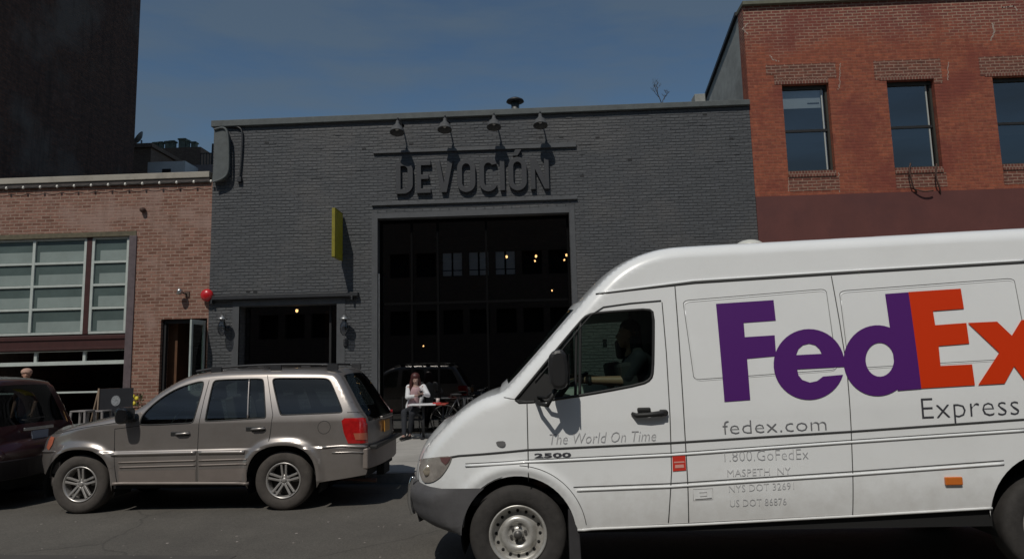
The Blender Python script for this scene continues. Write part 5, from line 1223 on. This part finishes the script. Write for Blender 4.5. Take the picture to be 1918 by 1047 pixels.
for sd in (-1, 1):
    sh_ = Pd(1196, 672, sd * .17); el = Pd(1172, 713, sd * .19) if sd < 0 else Pd(1150, 716, .2); limb(m, [(chest + Vector((0, sd * .06, .04)), .12), (sh_, .08), (sh_.lerp(el, .85), .066)])
fused('shirt', m, mat('dark navy shirt', (.007, .009, .016), .85, vary=.2), drv, .010)
m = MB(); m.ball(Ph(-.025, 0, .058), .098, .092, .085); m.ball(Ph(-.06, 0, .02), .06, .075, .08); fused('hair', m, M_hair_dark, drv, .010)
wr_ = Pd(1100, 713, -.165); m = MB(); m.lathe([(.034, -.016), (.040, -.014), (.040, .014), (.034, .016)], wr_ + Vector((.02, 0, 0)), (1, 0, 0), 20); part('wristwatch', m, M_black, drv)

# woman at the pavement table
wY = 15.35; g0z = SW(wY)
Pw = lambda px, py, dy=0.0: W(px, py, wY + dy)
wom = thing('person', 'seated woman with long red hair and a white cardigan at the pavement table', 'person', (Pw(776, 770).x, wY, g0z))
hd = Pw(778, 711, -.02); nk = Pw(779, 721, .0); ch = Pw(779, 732, .02); hp = Pw(774, 766, .06)
m = MB(); Ph = head(m, hd, (.35, -1, -.35), s=.98)
limb(m, [(nk, .05), (hd + Vector((0, .02, -.05)), .048)]); limb(m, [(hp, .13), (hp.lerp(ch, .55), .105), (ch, .115), (nk + Vector((0, 0, -.04)), .07)])
arms = []
for sd, el, wr_ in ((-1, Pw(763, 744, -.08), Pw(779, 741, -.26)), (1, Pw(802, 740, -.1), Pw(791, 738, -.28))):
    sh_ = Pw(779, 724, .02) + Vector((sd * .165, 0, -.01)); limb(m, [(sh_, .05), (el, .038), (wr_, .026)]); dd = (wr_ - el).normalized(); hand(m, wr_, dd, (0, .3, 1), .92, .6); arms.append((sh_, el, wr_))
legs = []
for (kn, an, tx) in ((Pw(757, 772, -.38), Pw(757, 805, -.50), -.02), (Pw(772, 774, -.40), Pw(767, 806, -.30), .03)):
    h0 = hp + Vector((tx * 2, -.02, -.02)); an = Vector((an.x, an.y, g0z + .08)); limb(m, [(h0, .085), (kn, .06), (an, .038)]); to = an + Vector((-.04, -.14, -.045)); limb(m, [(an, .038), (to, .03)]); legs.append((h0, kn, an, to))
fused('body', m, mat('pale skin', (.36, .23, .19), .5), wom, .011)
m = MB(); limb(m, [(hp + Vector((0, 0, .05)), .14), (hp.lerp(ch, .55), .115), (ch, .125), (nk + Vector((0, .01, -.05)), .07)]); fused('blouse', m, M_shirt_pink, wom, .012)
m = MB()
for (s_, e_, w_) in arms: limb(m, [(s_ + Vector((0, .02, -.0)), .066), (e_, .052), (w_.lerp(e_, .2), .038)])
for sd in (-1, 1): limb(m, [(ch + Vector((sd * .10, .03, .06)), .065), (ch + Vector((sd * .11, .03, -.15)), .06), (hp + Vector((sd * .12, .03, .06)), .06)])
limb(m, [(ch + Vector((0, .07, .05)), .11), (hp + Vector((0, .08, .08)), .11)]); limb(m, [(hp + Vector((-.10, .02, .05)), .07), (hp + Vector((-.17, -.05, -.12)), .035)])
fused('cardigan', m, M_shirt_white, wom, .012)
m = MB()
for (h0, kn, an, to) in legs: limb(m, [(h0, .10), (kn, .07), (an + Vector((0, 0, .03)), .048)])
limb(m, [(hp, .13), (hp + Vector((0, -.06, -.01)), .12)]); fused('trousers', m, M_trouser, wom, .012)
m = MB()
for (h0, kn, an, to) in legs: limb(m, [(an + Vector((0, .02, -.035)), .042), (to + Vector((0, -.02, 0)), .036)])
fused('shoes', m, M_black, wom, .011)
m = MB(); m.ball(Ph(-.03, 0, .06), .105, .105, .098); m.ball(Ph(-.055, 0, -.02), .09, .09, .11)
for q_ in (-1, 1): limb(m, [(Ph(.0, q_ * .075, .03), .035), (Ph(.0, q_ * .095, -.08), .04), (Ph(.03, q_ * .10, -.20), .04), (Ph(.05, q_ * .085, -.32), .026)])
limb(m, [(Ph(-.07, 0, -.05), .08), (Ph(-.08, 0, -.25), .06)]); fused('hair', m, M_hair_red, wom, .011)
m = MB(); c = Pw(787, 738, -.32); m.obox(c, (1, 0, .2), (0, 1, .2), (0, -.2, 1), .05, .006, .07); single('phone', m, M_black, 'small dark phone held by the seated woman at the table', 'phone')

# someone standing in the bar behind the minivan, only the cap shows above its roof
bY = 14.6; bz = SW(bY); c = W(50, 697, bY)
st = thing('person', 'person in a pale cap standing behind the dark red minivan', 'person', (c.x, bY, bz)); hd = Vector((c.x, bY, c.z - .06)); H_ = hd.z - bz
m = MB(); Ph = head(m, hd, (.6, -1, 0)); limb(m, [(hd + Vector((0, .02, -.05)), .055), (hd + Vector((0, .02, -.16)), .06)])
limb(m, [(hd + Vector((0, .03, -.30)), .13), (hd + Vector((0, .03, -.55)), .12), (hd + Vector((0, .03, -.78)), .135)])
for sd in (-1, 1):
    limb(m, [(hd + Vector((sd * .18, .03, -.25)), .055), (hd + Vector((sd * .23, .03, -.55)), .042), (hd + Vector((sd * .22, -.06, -.80)), .03)]); hand(m, hd + Vector((sd * .22, -.06, -.80)), (0, -.1, -1), (-sd, 0, 0), 1, .5)
    limb(m, [(hd + Vector((sd * .09, .03, -.82)), .09), (Vector((hd.x + sd * .10, bY, bz + .5)), .06), (Vector((hd.x + sd * .10, bY + .03, bz + .08)), .042), (Vector((hd.x + sd * .11, bY - .14, bz + .04)), .035)])
fused('body', m, M_skin, st, .012)
m = MB(); limb(m, [(hd + Vector((0, .03, -.28)), .15), (hd + Vector((0, .03, -.55)), .14), (hd + Vector((0, .03, -.80)), .15)])
for sd in (-1, 1): limb(m, [(hd + Vector((sd * .12, .03, -.24)), .09), (hd + Vector((sd * .18, .03, -.26)), .075), (hd + Vector((sd * .23, .03, -.52)), .06)])
fused('shirt', m, M_maroon_steel, st, .013)
m = MB()
for sd in (-1, 1): limb(m, [(hd + Vector((sd * .09, .03, -.84)), .11), (Vector((hd.x + sd * .10, bY, bz + .5)), .075), (Vector((hd.x + sd * .10, bY + .03, bz + .1)), .058)])
fused('trousers', m, M_trouser, st, .013)
m = MB(); m.ball(Ph(-.01, 0, .07), .11, .11, .08); m.lathe([(0, 0), (.07, .0), (.072, .008), (0, .01)], Ph(.09, 0, .055), (0, 0, 1), 16); fused('cap', m, mat('pale pinkish cap', (.42, .26, .2), .8), st, .010)

# ================================================================== PAVEMENT FURNITURE
tY = 15.05; tz = SW(tY); tl_ = W(768, 751, tY); tr_ = W(838, 750, tY)
tb = thing('pavement_table', 'narrow white topped pavement table in front of the seated woman', 'table', ((tl_.x + tr_.x) / 2, tY, tz)); ttz = tz + .745
m = MB(); m.box(tl_.x, tr_.x - .22, tY - .26, tY + .26, ttz - .025, ttz); part('tabletop', m, M_shirt_white, tb, .006)
m = MB(); m.box(tr_.x - .219, tr_.x, tY - .26, tY + .26, ttz - .025, ttz); part('table_end', m, mat('red painted board', (.28, .03, .015), .5), tb, .006)
m = MB(); cx_ = W(793, 780, tY).x; m.tube([(cx_, tY, tz + .02), (cx_, tY, ttz - .02)], .028); part('pedestal', m, M_grey_dark, tb)
m = MB(); m.tube([(tr_.x - .1, tY, tz + .02), (tr_.x - .1, tY, ttz - .02)], .02); part('pedestal', m, M_grey_dark, tb)
m = MB(); m.box(cx_ - .22, cx_ + .22, tY - .03, tY + .03, tz + .004, tz + .03); m.box(cx_ - .03, cx_ + .03, tY - .22, tY + .22, tz + .004, tz + .029); part('base', m, M_grey_dark, tb)
c = Vector((W(820, 745, tY).x, tY, ttz)); m = MB(); m.lathe([(.001, .001), (.035, .001), (.042, .11), (.039, .11), (.033, .01), (.001, .01)], c, (0, 0, 1), 18); cup = single('drinking_glass', m, mat('milky glass', (.5, .42, .4), .2), 'small pale drinking glass standing on the pavement table', 'glass')
m = MB(); m.box(c.x - .09, c.x + .09, tY - .17, tY - .07, ttz + .001, ttz + .03); single('red_box', m, M_red, 'small red packet lying on the pavement table by the glass', 'packet', bevel=.005)
def chair(px, y, rz, label, group='dark metal cafe chairs on the pavement'):
    c = W(px, 800, y); z = SW(y); t = thing('cafe_chair', label, 'chair', (c.x, y, z), group); ca, sa = cos(rz), sin(rz)
    Q = lambda a, b, h: (c.x + a * ca - b * sa, y + a * sa + b * ca, z + h)
    m = MB(); m.slab([Q(-.19, -.19, 0)[:2], Q(.19, -.19, 0)[:2], Q(.19, .19, 0)[:2], Q(-.19, .19, 0)[:2]], z + .44, z + .465); part('seat', m, M_grey_dark, t, .006)
    for a in (-1, 1):
        for b in (-1, 1):
            m = MB(); m.tube([Q(a * .17, b * .17, .44), Q(a * .21, b * .21, .005)], .011); part('leg', m, M_grey_dark, t)
    m = MB(); m.tube([Q(-.18, .18, .44), Q(-.19, .25, .85), Q(.19, .25, .85), Q(.18, .18, .44)], .012)
    for k in (-.06, .06): m.tube([Q(k, .19, .45), Q(k, .25, .85)], .008)
    part('backrest', m, M_grey_dark, t)
    return t
chair(772, 15.55, .3, 'dark metal chair the woman is sitting on'); chair(850, 15.2, -1.3, 'dark metal chair at the right end of the pavement table'); chair(885, 15.5, 2.6, 'dark metal chair near the white van nose, rightmost of the three')
# bicycle leaning on the shopfront
by = YF - .45; bc = W(868, 800, by); bz_ = SW(by); bk = thing('bicycle', 'black bicycle leaning at the shopfront behind the cafe chairs', 'bicycle', (bc.x, by, bz_))
M_bike = mat('black bike paint', (.02, .02, .022), .3)
fr = {k: Vector((bc.x + a, by + .12 * h, bz_ + h)) for k, (a, h) in dict(bb=(0, .29), st=(-.14, .80), hd=(.42, .78), hu=(.40, .92), rr=(-.42, .34), fw=(.58, .34), hb=(.44, .98)).items()}
m = MB()
for a, b in (('bb', 'st'), ('bb', 'hd'), ('st', 'hd'), ('bb', 'rr'), ('st', 'rr'), ('hu', 'fw')): m.tube([fr[a], fr[b]], .016)
part('frame', m, M_bike, bk)
for k in ('rr', 'fw'):
    m = MB(); cc = fr[k]; m.lathe([(.31, -.014), (.335, -.012), (.335, .012), (.31, .014), (.31, -.014)], cc, (0, 1, -.12), 36); wl = part('wheel', m, M_tyre, bk)
    m = MB()
    for q_ in range(14): a = 2 * pi * q_ / 14; m.tube([cc, cc + Vector((cos(a) * .31, .12 * sin(a) * .31, sin(a) * .31))], .002, 4)
    part('spokes', m, M_galv, wl)
m = MB(); m.tube([fr['hu'], fr['hb'], fr['hb'] + Vector((.02, -.24, .0)), fr['hb'] + Vector((-.1, -.25, .0))], .011); m.tube([fr['hb'], fr['hb'] + Vector((.02, .24, .0)), fr['hb'] + Vector((-.1, .25, .0))], .011); part('handlebar', m, M_bike, bk)
m = MB(); s_ = fr['st'] + Vector((-.02, .01, .09)); m.ball(s_, .13, .06, .03); m.tube([fr['st'], s_], .013); part('saddle', m, M_black, bk)
# A-board
ay = 14.3; az = SW(ay); ab = thing('sandwich_board', 'black folding sandwich board with timber edges and a pale round emblem', 'sandwich board', (W(215, 760, ay).x, ay, az))
c = W(212, 727, ay); top_z = c.z; xl = W(196, 780, ay).x; xr = W(222, 780, ay).x; xt = W(202, 725, ay).x
# opened towards the camera's left: the face turned to the right carries the emblem
def board(x_top, x_bot, mt, nm):
    m = MB(); y0, y1 = ay - .30, ay + .38
    m.add([(x_top, y0, top_z), (x_top, y1, top_z), (x_bot, y1, az), (x_bot, y0, az), (x_top + .02, y0, top_z), (x_top + .02, y1, top_z), (x_bot + .02, y1, az), (x_bot + .02, y0, az)], [(0, 1, 2, 3), (4, 5, 6, 7), (0, 4, 7, 3), (1, 5, 6, 2), (0, 1, 5, 4), (3, 2, 6, 7)]); p_ = part(nm, m, mt, ab, .003)
    m = MB(); m.tube([(x_top + .01, y0 - .006, top_z + .01), (x_bot + .01, y0 - .006, az + .01)], .016, 6); part('timber_edge', m, mat('pale timber edge', (.17, .12, .08), .7), p_); return p_
M_board = mat('blackboard', (.014, .014, .017), .6, vary=.2)
c2 = W(235, 780, ay + .38); board(xt, xt - .26, M_wood, 'rear_panel')
# front panel swung so that its face shows
m = MB(); A_ = Vector((xt + .02, ay - .30, top_z)); B_ = Vector((xt + .50, ay + .10, top_z)); off_ = Vector((.12, -.20, 0))
C_ = Vector((B_.x, B_.y, az)) + off_; D_ = Vector((A_.x, A_.y, az)) + off_; th = Vector((-.02, .02, 0))
m.add([A_, B_, C_, D_, A_ + th, B_ + th, C_ + th, D_ + th], [(0, 1, 2, 3), (4, 5, 6, 7), (0, 4, 7, 3), (1, 5, 6, 2), (0, 1, 5, 4), (3, 2, 6, 7)]); fp = part('front_panel', m, M_board, ab, .003)
m = MB(); m.tube([A_ + Vector((-.01, -.01, .01)), D_ + Vector((-.01, -.01, .01))], .017, 6); part('timber_edge', m, mat('pale timber edge', (.3, .22, .14), .7), fp)
u_ = (B_ - A_).normalized(); v_ = ((D_ - A_)).normalized(); n_ = u_.cross(v_).normalized(); n_ = n_ if n_.y < 0 else -n_
cc = A_ + u_ * .30 + v_ * .26 + n_ * .006; m = MB(); m.add([cc + u_ * .085 * cos(2 * pi * k / 24) + v_ * .11 * sin(2 * pi * k / 24) for k in range(24)], [tuple(range(24))]); part('emblem', m, mat('chalk grey', (.26, .27, .28), .8, vary=.5, vscale=30), fp)
m = MB()
for k, w_ in enumerate((.30, .22, .26)): a = A_ + u_ * (.32 - w_ / 2) + v_ * (.50 + .07 * k) + n_ * .005; m.add([a, a + u_ * w_, a + u_ * w_ + v_ * .012, a + v_ * .012], [(0, 1, 2, 3)])
part('chalk_line', m, mat('dim chalk', (.07, .07, .075), .8), fp)
# white metal stools
def stool(px, y, label):
    c = W(px, 768, y); z = SW(y); t = thing('metal_stool', label, 'stool', (c.x, y, z), 'white metal stools by the sandwich board'); H = c.z - z; M_ws = mat('white painted metal', (.20, .185, .18), .5, vary=.1)
    m = MB(); m.box(c.x - .16, c.x + .16, y - .16, y + .16, z + H - .03, z + H); part('seat', m, M_ws, t, .01)
    for a in (-1, 1):
        for b in (-1, 1):
            m = MB(); m.add([Vector((c.x + a * q_ + e, y + b * q_ + f_, zz)) for zz, q_ in ((z + H - .03, .14), (z + .002, .19)) for e, f_ in ((-.02, -.015), (.02, -.015), (.02, .015), (-.02, .015))], [(0, 1, 2, 3), (4, 5, 6, 7), (0, 1, 5, 4), (1, 2, 6, 5), (2, 3, 7, 6), (3, 0, 4, 7)]); part('leg', m, M_ws, t)
    m = MB()
    for b in (-1, 1): m.box(c.x - .17, c.x + .17, y + b * .165 - .008, y + b * .165 + .008, z + .25, z + .275)
    part('footrest', m, M_ws, t)
stool(155, 13.6, 'white metal stool, the left one of two beside the sandwich board'); stool(187, 13.9, 'white metal stool half hidden by the sandwich board')
# counter rail across the open bar front
m = MB(); a = W(116, 735, YF + .25); m.box(-15.3, -9.84, YF + .22, YF + .28, a.z - .02, a.z + .02); c0 = thing('bar_rail', 'thin grey rail across the open front of the tan brick bar', 'rail', (-12.5, YF + .25, SW(16))); part('rail', m, M_white_frame, c0)
for x in (-14.5, -12.2, -10.4): m = MB(); m.box(x - .02, x + .02, YF + .23, YF + .27, SW(16), a.z - .02); part('post', m, M_black, c0)
# yellow flowers in a pot by the brick pier
fy = 15.6; c = W(254, 748, fy); fz = SW(fy); pt = thing('flower_pot', 'tall clay pot of yellow flowers against the tan brick pier', 'flower pot', (c.x, fy, fz))
m = MB(); m.lathe([(.001, fz), (.12, fz), (.17, fz + .5), (.18, c.z - .2), (.155, c.z - .2), (.001, c.z - .22)], (c.x, fy, 0), (0, 0, 1), 20); part('pot', m, mat('terracotta', (.2, .085, .05), .8, vary=.2), pt)
rr = random.Random(9); m = MB(); m2 = MB()
for k in range(150):
    a, r_ = rr.uniform(0, 2 * pi), .17 * sqrt(rr.random()); h = rr.uniform(-.2, .10); p = Vector((c.x + r_ * cos(a), fy + r_ * sin(a), c.z + h)); d = Vector((rr.uniform(-1, 1), rr.uniform(-1, 1), rr.uniform(-.4, 1))).normalized(); e = d.cross(Vector((.3, .5, .8))).normalized()
    m.add([p, p + d * .05 + e * .018, p + d * .09, p + d * .05 - e * .018], [(0, 1, 2, 3)])
part('leaf', m, mat('flower leaves', (.05, .085, .03), .6), pt)['kind'] = 'stuff'
for a, b_ in ((0, .07), (-.09, -.0), (.09, .03), (.03, -.08)): m2.lathe([(0, .02), (.03, .015), (.055, .0), (.03, -.006), (0, -.006)], (c.x + a, fy - .12, c.z + b_), (0, -1, .3), 10)
part('flower', m2, mat('yellow petals', (.6, .48, .03), .6), pt)

# repairs and litter on the carriageway
m = MB(); m.slab([(-6.9, 6.35), (-3.1, 6.15), (-3.0, 6.85), (-5.2, 7.0), (-6.85, 7.1)], -.01, .004); structure('road_patch', m, mat('darker asphalt patch', (.072, .066, .060), .9, vary=.2, vscale=3, bump=.35, bscale=120))
rr = random.Random(21); m = MB()
for _ in range(70):
    x, y = rr.uniform(-7.5, -.5), rr.uniform(5.9, 8.6); r_ = rr.uniform(.006, .02); m.lathe([(r_, .0015), (r_ * .7, .006), (0, .006)], (x, y, .0), (0, 0, 1), 6, smooth=False)
structure('road_grit', m, mat('pale grit', (.22, .2, .18), .9, vary=.4), 'stuff')
m = MB(); pts = []
for k in range(40): pts.append((-7.6 + k * .17, 6.55 + .05 * sin(k * .5) + rr.uniform(-.02, .02), .0045))
for a, b in zip(pts, pts[1:]): m.add([(a[0], a[1] - .012, .0052), (b[0], b[1] - .012, .0052), (b[0], b[1] + .010, .0052), (a[0], a[1] + .010, .0052)], [(0, 1, 2, 3)])
structure('road_seam', m, mat('tar seam', (.035, .033, .031), .6))
